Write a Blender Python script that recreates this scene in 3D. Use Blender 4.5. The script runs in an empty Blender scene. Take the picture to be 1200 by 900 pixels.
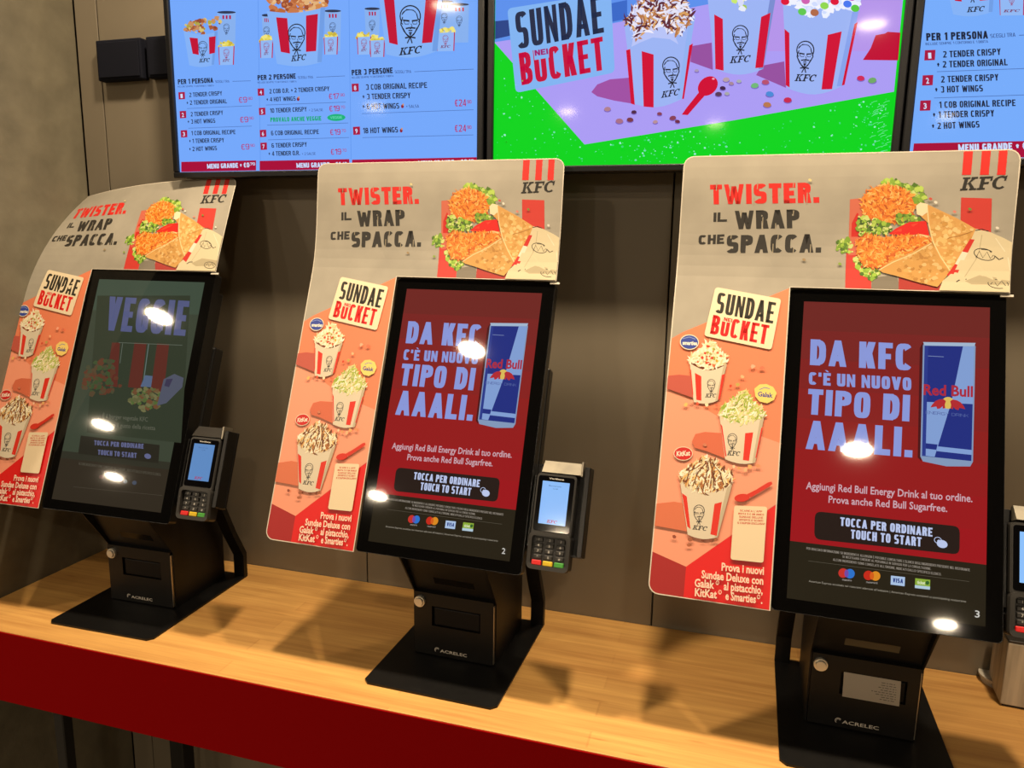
import bpy, bmesh, math, random
from mathutils import Vector, Matrix

# ------------------------------------------------------------------ camera, world, exposure, key lamps
SC = bpy.context.scene
COL = SC.collection
PI = math.pi
FOC, YAW, PITCH, ROLL = 874.73, 0.28683, 0.17528, 0.01607
CAM = Vector((0.17927, -1.48791, 0.77104))
_f = Vector((-math.sin(YAW) * math.cos(PITCH), math.cos(YAW) * math.cos(PITCH), -math.sin(PITCH)))
_r = Vector((math.cos(YAW), math.sin(YAW), 0)); _u = _r.cross(_f)
RT = math.cos(ROLL) * _r + math.sin(ROLL) * _u
UP = -math.sin(ROLL) * _r + math.cos(ROLL) * _u
FW = _f
cd = bpy.data.cameras.new('camera'); cam = bpy.data.objects.new('camera', cd); COL.objects.link(cam)
cd.sensor_width = 36; cd.lens = FOC / 1200 * 36; cd.clip_start = 0.02; cd.clip_end = 60
m = Matrix((RT, UP, -FW)).transposed().to_4x4(); m.translation = CAM
cam.matrix_world = m
SC.camera = cam
SC.view_settings.view_transform = 'Standard'; SC.view_settings.look = 'None'
SC.view_settings.gamma = 1; SC.view_settings.use_curve_mapping = False
SC.view_settings.exposure = 0.0
W = bpy.data.worlds.new('world'); SC.world = W; W.use_nodes = True
W.node_tree.nodes['Background'].inputs[0].default_value = (1.0, 0.86, 0.68, 1)
W.node_tree.nodes['Background'].inputs[1].default_value = 0.80
CEIL = 1.9
KEY_LAMPS = [(-1.28, -0.40, 4), (-0.60, -0.39, 18), (0.10, -0.39, 18), (0.80, -0.39, 18)]      # row above the counter: x, y, watts
ROOM_LAMPS = [(0.73, -2.87, 7), (1.70, -5.6, 10), (-1.18, -2.12, 5), (-2.65, -4.3, 10), (-2.80, -2.0, 7),
              (-4.3, -3.5, 10), (-5.0, -4.6, 10), (-1.2, -4.8, 10), (-0.08, -5.6, 10)]
WARM = (1.0, 0.80, 0.56)

# ------------------------------------------------------------------ helpers
def lin(c):
    c = c / 255
    return c / 12.92 if c <= 0.04045 else ((c + 0.055) / 1.055) ** 2.4
def hexc(h):
    return tuple(lin(int(h[i:i + 2], 16)) for i in (0, 2, 4)) + (1,)
_m = {}
def mat(h, rough=0.5, metal=0.0, emit=0.0, spec=0.5, coat=0.0):
    k = (h, rough, metal, emit, spec, coat)
    if k in _m: return _m[k]
    mt = bpy.data.materials.new('mat_' + h); mt.use_nodes = True
    b = mt.node_tree.nodes['Principled BSDF']
    c = hexc(h)
    b.inputs['Roughness'].default_value = rough; b.inputs['Metallic'].default_value = metal
    b.inputs['Specular IOR Level'].default_value = spec; b.inputs['Coat Weight'].default_value = coat
    if emit:
        b.inputs['Base Color'].default_value = (0.004, 0.004, 0.004, 1)
        b.inputs['Emission Color'].default_value = c; b.inputs['Emission Strength'].default_value = emit
    else:
        b.inputs['Base Color'].default_value = c
    _m[k] = mt
    return mt
def noisy(name, c1, c2, scale=5, rough=0.6, bump=0.0, stretch=(1, 1, 1), detail=6, pos=(0.35, 0.65), metal=0, spec=0.5, rvar=0):
    mt = bpy.data.materials.new(name); mt.use_nodes = True
    nt = mt.node_tree; b = nt.nodes['Principled BSDF']
    tc = nt.nodes.new('ShaderNodeTexCoord'); mp = nt.nodes.new('ShaderNodeMapping')
    mp.inputs['Scale'].default_value = stretch
    nz = nt.nodes.new('ShaderNodeTexNoise'); nz.inputs['Scale'].default_value = scale; nz.inputs['Detail'].default_value = detail
    rp = nt.nodes.new('ShaderNodeValToRGB')
    rp.color_ramp.elements[0].position = pos[0]; rp.color_ramp.elements[1].position = pos[1]
    rp.color_ramp.elements[0].color = hexc(c1); rp.color_ramp.elements[1].color = hexc(c2)
    L = nt.links.new
    L(tc.outputs['Object'], mp.inputs[0]); L(mp.outputs[0], nz.inputs['Vector']); L(nz.outputs[0], rp.inputs[0]); L(rp.outputs[0], b.inputs['Base Color'])
    b.inputs['Roughness'].default_value = rough; b.inputs['Metallic'].default_value = metal
    b.inputs['Specular IOR Level'].default_value = spec
    if bump:
        bp = nt.nodes.new('ShaderNodeBump'); bp.inputs['Strength'].default_value = bump; bp.inputs['Distance'].default_value = 0.01
        L(nz.outputs[0], bp.inputs['Height']); L(bp.outputs[0], b.inputs['Normal'])
    return mt
def link(name, bm, mats, parent=None, mw=None, smooth=False):
    me = bpy.data.meshes.new(name)
    bm.normal_update(); bm.to_mesh(me); bm.free()
    o = bpy.data.objects.new(name, me); COL.objects.link(o)
    for x in (mats if isinstance(mats, (list, tuple)) else [mats]): me.materials.append(x)
    if smooth:
        me.polygons.foreach_set('use_smooth', [True] * len(me.polygons))
    if parent: o.parent = parent
    if mw is not None: o.matrix_local = mw
    return o
def empty(name, mw=None):
    o = bpy.data.objects.new(name, None); o.empty_display_size = 0.05; COL.objects.link(o)
    if mw is not None: o.matrix_world = mw
    return o
def tag(o, label=None, cat=None, group=None, kind=None):
    if label: o['label'] = label
    if cat: o['category'] = cat
    if group: o['group'] = group
    if kind: o['kind'] = kind
    return o
def box(bm, x0, x1, y0, y1, z0, z1, bev=0.0, seg=2, mi=0):
    r = bmesh.ops.create_cube(bm, size=1)
    vs = r['verts']
    for v in vs:
        v.co = Vector((x0 + (v.co.x + .5) * (x1 - x0), y0 + (v.co.y + .5) * (y1 - y0), z0 + (v.co.z + .5) * (z1 - z0)))
    fs = set(f for v in vs for f in v.link_faces)
    for f in fs: f.material_index = mi
    if bev:
        es = list(set(e for v in vs for e in v.link_edges))
        bmesh.ops.bevel(bm, geom=es, offset=bev, segments=seg, affect='EDGES', profile=0.5)
    return bm
def mkbox(name, dims, mt, parent=None, mw=None, bev=0.0, seg=2):
    bm = bmesh.new(); box(bm, *dims, bev=bev, seg=seg)
    return link(name, bm, mt, parent, mw)
def prism(bm, pts, axis, a, b, mi=0):
    """extrude a polygon of 2-D points along axis ('x','y','z') from a to b"""
    def P(q, t):
        return {'x': (t, q[0], q[1]), 'y': (q[0], t, q[1]), 'z': (q[0], q[1], t)}[axis]
    A = [bm.verts.new(P(q, a)) for q in pts]; B = [bm.verts.new(P(q, b)) for q in pts]
    fs = [bm.faces.new(A), bm.faces.new(B[::-1])]
    n = len(pts)
    for i in range(n):
        fs.append(bm.faces.new((A[i], B[i], B[(i + 1) % n], A[(i + 1) % n])))
    for f in fs: f.material_index = mi
    bmesh.ops.recalc_face_normals(bm, faces=fs)
    return fs
def cyl(bm, c, r, h, axis='z', seg=24, r2=None, mi=0):
    rr = bmesh.ops.create_cone(bm, cap_ends=True, segments=seg, radius1=r, radius2=r if r2 is None else r2, depth=h)
    R = {'z': Matrix(), 'x': Matrix.Rotation(PI / 2, 4, 'Y'), 'y': Matrix.Rotation(PI / 2, 4, 'X')}[axis]
    for v in rr['verts']: v.co = (R @ v.co) + Vector(c)
    for f in set(f for v in rr['verts'] for f in v.link_faces): f.material_index = mi
def rrect(x0, x1, y0, y1, r, n=6):
    out = []
    for cx, cy, a0 in ((x1 - r, y0 + r, -PI / 2), (x1 - r, y1 - r, 0), (x0 + r, y1 - r, PI / 2), (x0 + r, y0 + r, PI)):
        for k in range(n + 1):
            a = a0 + PI / 2 * k / n
            out.append((cx + r * math.cos(a), cy + r * math.sin(a)))
    return out

# ------------------------------------------------------------------ reading a point of a flat surface off a view ray
def ray(px, py):
    return (RT * (px - 600) + UP * (450 - py) + FW * FOC)
def on_y(px, py, y=-0.08):
    d = ray(px, py); t = (y - CAM.y) / d.y
    q = CAM + d * t
    return (q.x, q.z)
TILT, KY, KZ = 0.36421, -0.33909, 0.25331
KX = [-1.01218, -0.2921, 0.41953]; KA = [0.01927, -0.01933, -0.01988]
TM = Matrix(((1, 0, 0, 0), (0, math.sin(TILT), -math.cos(TILT), 0), (0, math.cos(TILT), math.sin(TILT), KZ), (0, 0, 0, 1)))
KM = [Matrix.Translation((KX[i], KY, 0)) @ Matrix.Rotation(KA[i], 4, 'Z') for i in range(3)]
def screen_uv(i, px, py, n=0.0):
    M = KM[i] @ TM; inv = M.inverted()
    o = inv @ CAM; d = inv.to_3x3() @ ray(px, py)
    t = (n - o.z) / d.z
    return (o.x + d.x * t, o.y + d.y * t)
def sst(t):
    t = max(0.0, min(1.0, t)); return t * t * (3 - 2 * t)
def bend(i, u, v):
    if i == 0:
        s = max(0.0, (v - 0.42) / 0.28)
        a = (0.158 - u) / 0.5
        return -(0.012 + 0.088 * a * a) * s * s + 0.0
    return 0.044 * sst((v - 0.50) / 0.28) * 1.15
def poster_uv(px, py):
    n = 0.004
    for _ in range(6):
        u, v = screen_uv(2, px, py, n); n = 0.004 + bend(2, u, v)
    return (u, v)

# ------------------------------------------------------------------ flat print: vector art in layers
_tx = {}
def textmesh(s, bold=0.0, shear=0.0):
    k = (s, bold, shear)
    if k in _tx: return _tx[k]
    c = bpy.data.curves.new('t', 'FONT'); c.body = s; c.size = 1; c.offset = bold; c.shear = shear; c.resolution_u = 2
    c.dimensions = '2D'; c.fill_mode = 'FRONT'
    o = bpy.data.objects.new('t', c); COL.objects.link(o)
    bpy.context.view_layer.update()
    me = o.evaluated_get(bpy.context.evaluated_depsgraph_get()).to_mesh()
    vs = [(v.co.x, v.co.y) for v in me.vertices]; fs = [tuple(p.vertices) for p in me.polygons]
    x0 = min(v[0] for v in vs); x1 = max(v[0] for v in vs)
    COL.objects.unlink(o); bpy.data.objects.remove(o)
    _tx[k] = (vs, fs, x0, x1)
    return _tx[k]
CAP = 0.73

# condensed block capitals drawn from bars and bowls: cap height 1, stroke widths given
def _bowl(x0, x1, y0, y1, tv, th, a0, a1, n=None):
    """part of a rounded frame (squircle) whose outer edge is x0..x1, y0..y1, angles in degrees"""
    cx, cy = (x0 + x1) / 2, (y0 + y1) / 2; rx, ry = (x1 - x0) / 2, (y1 - y0) / 2
    n = n or max(5, int(abs(a1 - a0) / 16)); vs = []
    def se(t, a, b, p):
        c, s_ = math.cos(t), math.sin(t)
        return (a * math.copysign(abs(c) ** p, c), b * math.copysign(abs(s_) ** p, s_))
    for k in range(n + 1):
        t = math.radians(a0 + (a1 - a0) * k / n)
        o = se(t, rx, ry, .62); i = se(t, max(rx - tv, .004), max(ry - th, .004), .62)
        vs += [(cx + o[0], cy + o[1]), (cx + i[0], cy + i[1])]
    return (vs, [(2 * k, 2 * k + 1, 2 * k + 3, 2 * k + 2) for k in range(n)])
def _q(*p): return (list(p), [tuple(range(len(p)))])
def _r(x0, y0, x1, y1): return _q((x0, y0), (x1, y0), (x1, y1), (x0, y1))
def _d(xa, ya, xb, yb, w): return _q((xa, ya), (xa + w, ya), (xb + w, yb), (xb, yb))
def glyph(c, w, t, h):
    """pieces of capital c in a box w wide; t vertical, h horizontal stroke"""
    R, Q, B, D = _r, _q, _bowl, _d; m = .5
    if c in 'OÒ0Q':
        o = [B(0, w, 0, 1, t, h, 0, 360)]
        return o + ([D(w * .85, -.06, w * .45, .25, t * .8)] if c == 'Q' else [])
    if c == 'I' or c == '|': return [R(0, 0, t, 1)]
    if c == '1': return [R(w - t, 0, w, 1), Q((w - t, 1), (w - t * 1.0, .78), (w * .1, .68), (w * .1, .84))]
    if c == 'L': return [R(0, 0, t, 1), R(0, 0, w, h)]
    if c in 'EÈ': return [R(0, 0, t, 1), R(0, 0, w, h), R(0, 1 - h, w, 1), R(0, m - h / 2, w * .88, m + h / 2)] + ([Q((w * .2, 1.22), (w * .5, 1.22), (w * .75, 1.07), (w * .5, 1.07))] if c == 'È' else [])
    if c == 'F': return [R(0, 0, t, 1), R(0, 1 - h, w, 1), R(0, m - h * .6, w * .88, m + h * .4)]
    if c == 'T': return [R((w - t) / 2, 0, (w + t) / 2, 1), R(0, 1 - h, w, 1)]
    if c == 'H': return [R(0, 0, t, 1), R(w - t, 0, w, 1), R(0, m - h / 2, w, m + h / 2)]
    if c == 'U': return [R(0, .3, t, 1), R(w - t, .3, w, 1), B(0, w, 0, .6, t, h, 180, 360)]
    if c == 'J': return [R(w - t, .3, w, 1), B(0, w, 0, .6, t, h, 180, 360)]
    if c == 'D': return [R(0, 0, t, 1), B(-w * .55, w, 0, 1, t, h, -72, 72), R(0, 0, w * .64, h), R(0, 1 - h, w * .62, 1)]
    if c == 'C': return [B(0, w, 0, 1, t, h, 38, 322)]
    if c in 'Gg6': 
        if c == '6': return [B(0, w, 0, .6, t, h, 0, 360), B(0, w, 0, 1, t, h, 40, 200)]
        return [B(0, w, 0, 1, t, h, 38, 322), R(w - t, .1, w, .52), R(w * .5, .52 - h * .9, w, .52)]
    if c == '9': return [B(0, w, .4, 1, t, h, 0, 360), B(0, w, 0, 1, t, h, -140, 20)]
    if c == '8': return [B(w * .04, w * .96, .46, 1, t, h, 0, 360), B(0, w, 0, .55, t, h, 0, 360)]
    if c == '3': return [B(0, w, .45, 1, t, h, -80, 150), B(0, w, 0, .55, t, h, -150, 80)]
    if c == 'S': return [B(0, w, .5 - h / 2, 1, t, h, 30, 270), B(0, w, 0, .5 + h / 2, t, h, -150, 90)]
    if c == '5': return [R(0, .45, t, 1), R(0, 1 - h, w * .95, 1), B(0, w, 0, .62, t, h, -150, 130)]
    if c == '2': return [B(0, w, .4, 1, t, h, -15, 160), D(0, h * .5, w - t * 1.1, .62, t * 1.1), R(0, 0, w, h)]
    if c == '7': return [R(0, 1 - h, w, 1), D(w * .15, 0, w - t, 1 - h, t)]
    if c == '4': return [R(w * .88 - t, 0, w * .88, 1), R(0, .2, w, .2 + h), D(0, .2 + h * .4, w * .88 - t, 1, t * .8)]
    if c == 'P': return [R(0, 0, t, 1), B(-w * .55, w, .42, 1, t, h, -72, 72), R(0, 1 - h, w * .62, 1), R(0, .42, w * .62, .42 + h)]
    if c == 'B': return [R(0, 0, t, 1), B(-w * .55, w * .96, .47, 1, t, h, -72, 72), R(0, 1 - h, w * .62, 1), R(0, .5 - h / 2, w * .62, .5 + h / 2), B(-w * .55, w, 0, .53, t, h, -72, 72), R(0, 0, w * .64, h)]
    if c == 'R': return [R(0, 0, t, 1), B(-w * .55, w * .97, .42, 1, t, h, -72, 72), R(0, 1 - h, w * .62, 1), R(0, .42, w * .62, .42 + h), D(w - t, 0, w * .45, .46, t)]
    if c == 'K': return [R(0, 0, t, 1), D(t * .6, .38, w - t * 1.05, 1, t * 1.05), D(w - t * 1.08, 0, w * .32, .62, t * 1.08)]
    if c == 'A': t = min(t, w * .36); return [D(0, 0, (w - t) / 2, 1, t), D(w - t, 0, (w - t) / 2, 1, t), R(w * .2, .2, w * .8, .2 + h)]
    if c == 'V': return [D((w - t) / 2, 0, 0, 1, t), D((w - t) / 2, 0, w - t, 1, t)]
    if c == 'Y': return [R((w - t) / 2, 0, (w + t) / 2, .5), D((w - t) / 2, .42, 0, 1, t), D((w - t) / 2, .42, w - t, 1, t)]
    if c == 'X': return [D(0, 0, w - t, 1, t), D(w - t, 0, 0, 1, t)]
    if c == 'Z': return [R(0, 0, w, h), R(0, 1 - h, w, 1), D(0, h * .5, w - t, 1 - h * .5, t)]
    if c == 'N': t = min(t, w * .34); return [R(0, 0, t, 1), R(w - t, 0, w, 1), D(w - t, 0, 0, 1, t)]
    if c == 'M': t = min(t, w * .25); return [R(0, 0, t, 1), R(w - t, 0, w, 1), D((w - t) / 2, .08, 0, 1, t), D((w - t) / 2, .08, w - t, 1, t)]
    if c == 'W': t = min(t, w * .23); q = (w - t) / 4; return [D(q, 0, 0, 1, t), D(q, 0, 2 * q, .9, t), D(3 * q, 0, 2 * q, .9, t), D(3 * q, 0, 4 * q, 1, t)]
    if c == '+': return [R(w * .1, .46, w * .9, .46 + h), R((w - t) / 2, .22, (w + t) / 2, .76)]
    if c == '.': return [R(0, 0, t, t * 1.0)]
    if c == ',': return [R(0, -.1, t, h)]
    if c in "'’": return [R(0, .68, t * .85, 1)]
    if c == '€': return [B(w * .08, w, 0, 1, t, h, 42, 318), R(-.02, .36, w * .7, .36 + h * .6), R(-.02, .58, w * .72, .58 + h * .6)]
    return []
WID = {'I': 0, '|': 0, '.': 0, ',': 0, "'": 0, '’': 0, ' ': .42, 'M': 1.4, 'W': 1.55, '1': .7, 'L': .88, 'E': .9, 'È': .9, 'F': .86, '+': .8, 'A': 1.12, 'T': .96, 'V': 1.1, 'J': .8}
BLOCK = set("ABCDEFGHIJKLMNOPQRSTUVWXYZ0123456789.+€'’È |,")
class Art:
    def __init__(s, to, step=0.00004, base=0.0003):
        s.to = to; s.it = []; s.l = 0; s.step = step; s.base = base
    def _add(s, vs, fs, col, layer=None):
        if layer is None: s.l += 1; layer = s.l
        s.it.append((vs, fs, col, layer))
    def raw(s, pts, col, layer=None):
        s._add(list(pts), [tuple(range(len(pts)))], col, layer)
    def poly(s, pts, col, layer=None):
        s.raw([s.to(*q) for q in pts], col, layer)
    def stroke(s, pts, w, col, layer=None, mapped=False):
        q = pts if mapped else [s.to(*a) for a in pts]
        if layer is None: s.l += 1; layer = s.l
        vs = []; n = len(q)
        for i in range(n):
            a = Vector(q[max(0, i - 1)]); b = Vector(q[min(n - 1, i + 1)]); d = b - a
            d = d.normalized() if d.length > 1e-9 else Vector((1, 0))
            p = Vector((-d.y, d.x)) * w / 2
            c = Vector(q[i]); vs += [tuple(c + p), tuple(c - p)]
        s._add(vs, [(2 * i, 2 * i + 1, 2 * i + 3, 2 * i + 2) for i in range(n - 1)], col, layer)
    def ell(s, c, rx, ry, col, ang=0.0, n=20, layer=None, ring=None):
        pts = []
        for k in range(n + (1 if ring else 0)):
            a = 2 * PI * k / n; x = rx * math.cos(a); y = ry * math.sin(a)
            pts.append((c[0] + x * math.cos(ang) - y * math.sin(ang), c[1] + x * math.sin(ang) + y * math.cos(ang)))
        if ring: s.stroke(pts, ring, col, layer)
        else: s.poly(pts, col, layer)
    def text(s, t, bl, br, tl, col, bold=0.02, shear=0.0, layer=None):
        """t fitted so the baseline runs bl-br and the capitals reach tl"""
        A = Vector(s.to(*bl)); B = Vector(s.to(*br)); C = Vector(s.to(*tl))
        if len(t) > 1 and set(t) <= BLOCK:
            Wd = (B - A).length / (C - A).length
            g = [WID.get(c, 1.0) for c in t]; n = len(t); U = sum(g)
            T = 0.15 + bold * 3.2; nI = sum(1 for c in t if WID.get(c, 1.0) == 0)
            tv = T; gap = .22 * tv + .045
            if U:
                u = (Wd - nI * tv - gap * (n - 1)) / U
                lim = .48 if bold > .15 else .43
                if tv > lim * u:
                    u = (Wd - .045 * (n - 1)) / (U + lim * (nI + .22 * (n - 1))); tv = lim * u; gap = .22 * tv + .045
            th = min(tv * .86, .24)
            if s.l is not None and layer is None: s.l += 1; layer = s.l
            x = 0.0; X = (B - A) / Wd; Y = C - A
            for c, gw in zip(t, g):
                w = gw * u if gw else tv
                for vs, fs in glyph(c, w, tv, th):
                    s._add([tuple(A + X * (x + p[0]) + Y * p[1]) for p in vs], fs, col, layer)
                x += w + gap
            return
        vs, fs, x0, x1 = textmesh(t, bold, shear)
        out = [tuple(A + (B - A) * ((x - x0) / (x1 - x0)) + (C - A) * (y / CAP)) for x, y in vs]
        s._add(out, fs, col, layer)
    def blob(s, c, r, col, rnd, layer, n=7):
        ph = rnd.random() * 6.28
        s.poly([(c[0] + r * rnd.uniform(.55, 1.25) * math.cos(ph + 6.283 * k / n), c[1] + r * rnd.uniform(.5, 1.1) * math.sin(ph + 6.283 * k / n)) for k in range(n)], col, layer)
    def scatter(s, pts, cols, n, r, seed, sub=8, streak=0):
        """n irregular flecks inside a polygon, in a few layers"""
        rnd = random.Random(seed)
        xs = [p[0] for p in pts]; ys = [p[1] for p in pts]
        def inside(x, y):
            c = False; j = len(pts) - 1
            for i in range(len(pts)):
                if (pts[i][1] > y) != (pts[j][1] > y) and x < (pts[j][0] - pts[i][0]) * (y - pts[i][1]) / (pts[j][1] - pts[i][1]) + pts[i][0]: c = not c
                j = i
            return c
        if streak:
            cx = sum(xs) / len(xs); cy = sum(ys) / len(ys); s.poly([(cx + (p[0] - cx) * .95, cy + (p[1] - cy) * .95) for p in pts], cols[0])
        k = 0; base = s.l
        while k < n:
            x = rnd.uniform(min(xs), max(xs)); y = rnd.uniform(min(ys), max(ys))
            if not inside(x, y): continue
            c = cols[rnd.randrange(len(cols))]; L = base + 1 + k * sub // n
            if streak:
                an = rnd.gauss(0, .55) + (streak if streak != 1 else rnd.uniform(0, 3.14)); ln = r * rnd.uniform(.8, 1.9); wd = r * rnd.uniform(.22, .45); bd = rnd.uniform(-.5, .5)
                u = (math.cos(an), math.sin(an)); v = (-u[1], u[0]); P = []
                for q in (-1, -.5, 0, .5, 1): P.append((x + u[0] * ln * q + v[0] * (wd * (1 - q * q * .8) + bd * ln * q * q), y + u[1] * ln * q + v[1] * (wd * (1 - q * q * .8) + bd * ln * q * q)))
                for q in (.5, 0, -.5): P.append((x + u[0] * ln * q + v[0] * (-wd * (1 - q * q * .8) + bd * ln * q * q), y + u[1] * ln * q + v[1] * (-wd * (1 - q * q * .8) + bd * ln * q * q)))
                s.poly(P, c, L)
            else: s.blob((x, y), r * rnd.uniform(.5, 1.3), c, rnd, L)
            k += 1
        s.l = base + sub
    def build(s, name, parent, mk, mapfn, grid=None, mw=None):
        bm = bmesh.new(); cols = []
        for vs, fs, col, layer in s.it:
            if col not in cols: cols.append(col)
            ci = cols.index(col)
            V = [bm.verts.new((x, y, s.base + layer * s.step)) for x, y in vs]
            for f in fs:
                if len(set(f)) < 3: continue
                try: F = bm.faces.new([V[k] for k in f])
                except ValueError: continue
                F.material_index = ci
        bm.normal_update()
        big = [f for f in bm.faces if len(f.verts) > 4]
        bmesh.ops.triangulate(bm, faces=big)
        bm.normal_update()
        for f in [f for f in bm.faces if f.normal.z < 0]: f.normal_flip()
        if grid:
            for ax, vals in grid:
                for t in vals:
                    co = (t, 0, 0) if ax == 0 else (0, t, 0); no = (1, 0, 0) if ax == 0 else (0, 1, 0)
                    bmesh.ops.bisect_plane(bm, geom=list(bm.verts) + list(bm.edges) + list(bm.faces), plane_co=co, plane_no=no, dist=1e-7)
        for v in bm.verts: v.co = Vector(mapfn(v.co.x, v.co.y, v.co.z))
        return link(name, bm, [mk(c) for c in cols], parent, mw)

# emblem, initials and paper buckets, used on cups and menus
def initials(a, bl, br, tl, col, w=None):
    A = Vector(a.to(*bl)); B = Vector(a.to(*br)); C = Vector(a.to(*tl))
    def P(x, y):
        x = x + 0.22 * y; return tuple(A + (B - A) * (x / 3.15) + (C - A) * y)
    a.l += 1; L = a.l
    def q(*pts): a.raw([P(*p) for p in pts], col, L)
    # K
    q((.12, 0), (.36, 0), (.36, 1), (.12, 1)); q((0, 0), (.5, 0), (.5, .13), (0, .13)); q((0, .87), (.5, .87), (.5, 1), (0, 1))
    q((.34, .42), (.5, .52), (.92, .95), (.66, .95)); q((.44, .5), (.6, .58), (1.0, .06), (.72, .06)); q((.6, 0), (1.08, 0), (1.08, .13), (.6, .13)); q((.56, .87), (1.0, .87), (1.0, 1), (.56, 1))
    # F
    q((1.25, 0), (1.5, 0), (1.5, 1), (1.25, 1)); q((1.12, 0), (1.65, 0), (1.65, .13), (1.12, .13)); q((1.12, .84), (2.0, .84), (2.0, 1), (1.12, 1)); q((1.87, .66), (2.0, .66), (2.0, .86), (1.87, .86)); q((1.48, .42), (1.82, .42), (1.82, .57), (1.48, .57))
    # C
    n = 14; pts = []
    for k in range(n + 1):
        t = math.radians(48 + 264 * k / n); pts.append((2.58 + .4 * math.cos(t), .5 + .44 * math.sin(t)))
    vs = []
    for k, (x, y) in enumerate(pts):
        t = math.radians(48 + 264 * k / n); ww = .13 if abs(math.cos(t)) > .6 else .08
        vs += [P(x + ww * math.cos(t), y + .07 * math.sin(t)), P(x - ww * math.cos(t), y - .07 * math.sin(t))]
    a._add(vs, [(2 * k, 2 * k + 1, 2 * k + 3, 2 * k + 2) for k in range(n)], col, L)
    q((2.8, .62), (2.93, .62), (2.93, 1.02), (2.8, .95))
def emblem(a, c, h, col, ang=0.0):
    """line drawing of the bearded face with string tie, h = height in view units"""
    def P(x, y): return (c[0] + h * (x * math.cos(ang) - y * math.sin(ang)), c[1] + h * (x * math.sin(ang) + y * math.cos(ang)))
    u = (Vector(a.to(*P(0, .5))) - Vector(a.to(*P(0, -.5)))).length
    a.l += 1; L = a.l
    def st(pts, w=.028): a.stroke([P(*p) for p in pts], u * w, col, L)
    arc = lambda cx, cy, rx, ry, a0, a1, n=10: [(cx + rx * math.cos(math.radians(a0 + (a1 - a0) * k / n)), cy + ry * math.sin(math.radians(a0 + (a1 - a0) * k / n))) for k in range(n + 1)]
    st(arc(0, -.22, .27, .28, 150, 395, 16), .035)                       # crown
    st([(-.24, -.1), (-.25, .0), (-.17, .17), (-.07, .3), (.0, .33), (.09, .27), (.18, .12), (.25, -.02), (.24, -.1)], .035)
    st(arc(-.02, -.25, .2, .14, 180, 320, 8), .02); st([(-.2, -.2), (-.24, -.05), (-.2, .0)], .03); st([(.17, -.28), (.2, -.16), (.24, -.12)], .03)
    st([(-.18, -.1), (-.03, -.08), (-.04, -.01), (-.14, -.01), (-.18, -.1)], .02); st([(.05, -.08), (.19, -.1), (.17, -.01), (.08, -.01), (.05, -.08)], .02); st([(-.2, -.12), (-.02, -.1)], .028); st([(.04, -.1), (.21, -.12)], .028)
    st([(-.22, -.26), (-.1, -.4), (.08, -.38), (.16, -.3), (.2, -.2)], .02); st([(-.19, .1), (-.12, .24), (-.03, .31)], .025); st([(.18, .08), (.12, .22), (.04, .3)], .025)
    st([(.02, -.02), (.05, .06), (-.01, .08)], .02); st([(-.12, .11), (-.02, .09), (.0, .11), (.04, .09), (.14, .1)], .04); st([(-.05, .16), (.06, .16)], .03)
    st([(-.02, .2), (.0, .3), (.03, .2)], .05); st([(-.14, .36), (.0, .33), (.14, .36)], .04); st([(.0, .33), (-.08, .5)], .035); st([(.0, .33), (.05, .5)], .035)
def lerp(p, q, t): return (p[0] + (q[0] - p[0]) * t, p[1] + (q[1] - p[1]) * t)
def cup(a, TL, TR, BR, BL, body, side, red, stripes, face=None, kfc=None, ink='202028', sag=0.06, rim=0.0):
    w = BR[0] - BL[0]; h = BL[1] - TL[1]
    bottom = [(lerp(BR, BL, k / 8)[0], lerp(BR, BL, k / 8)[1] + sag * h * math.sin(PI * k / 8)) for k in range(9)]
    top = [(lerp(TL, TR, k / 8)[0], lerp(TL, TR, k / 8)[1] + rim * h * math.sin(PI * k / 8)) for k in range(9)]
    a.poly(top + bottom, body)
    rb = lerp(BR, BL, .1); rt = lerp(TR, TL, .08)
    a.poly([rt, TR, BR, rb], side)
    a.l += 1; L = a.l
    for q in stripes: a.poly(q, red, L)
    if face: emblem(a, face[0], face[1], ink, face[2] if len(face) > 2 else 0)
    if kfc: initials(a, *kfc, ink)


# ------------------------------------------------------------------ the setting
CONC = noisy('concrete', '5e5847', '756e5a', 14, 0.8, 0.3, detail=12, pos=(.25, .75))
PANEL = noisy('taupe_lacquer', '746b5b', '7b7262', 3, 0.36, 0.02)
XL = -1.335
wl = empty('wall_left'); wl['kind'] = 'structure'
mkbox('plaster', (XL - 0.35, XL, -0.47, 0.0, -0.95, CEIL), CONC, wl, bev=0.004)
wb = empty('wall_back'); wb['kind'] = 'structure'
mkbox('backing', (XL - 0.35, 3.2, 0.012, 0.10, -0.95, CEIL), mat('141210', 0.8), wb)
seams = [XL, -1.270, -0.607, 0.055, 0.717, 1.379, 2.041, 2.703]
for k in range(len(seams) - 1):
    mkbox('panel', (seams[k] + 0.0015, seams[k + 1] - 0.0015, 0.0, 0.014, -0.95, CEIL), PANEL, wb, bev=0.001, seg=1)
fl = mkbox('floor', (-7.5, 4.5, -9.0, 0.1, -1.0, -0.95), noisy('floor_tile', '6e6454', '7e7464', 2, 0.5)); fl['kind'] = 'structure'
ce = mkbox('ceiling', (-7.5, 4.5, -9.0, 0.1, CEIL, CEIL + 0.05), mat('5c564e', 0.8)); ce['kind'] = 'structure'

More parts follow.
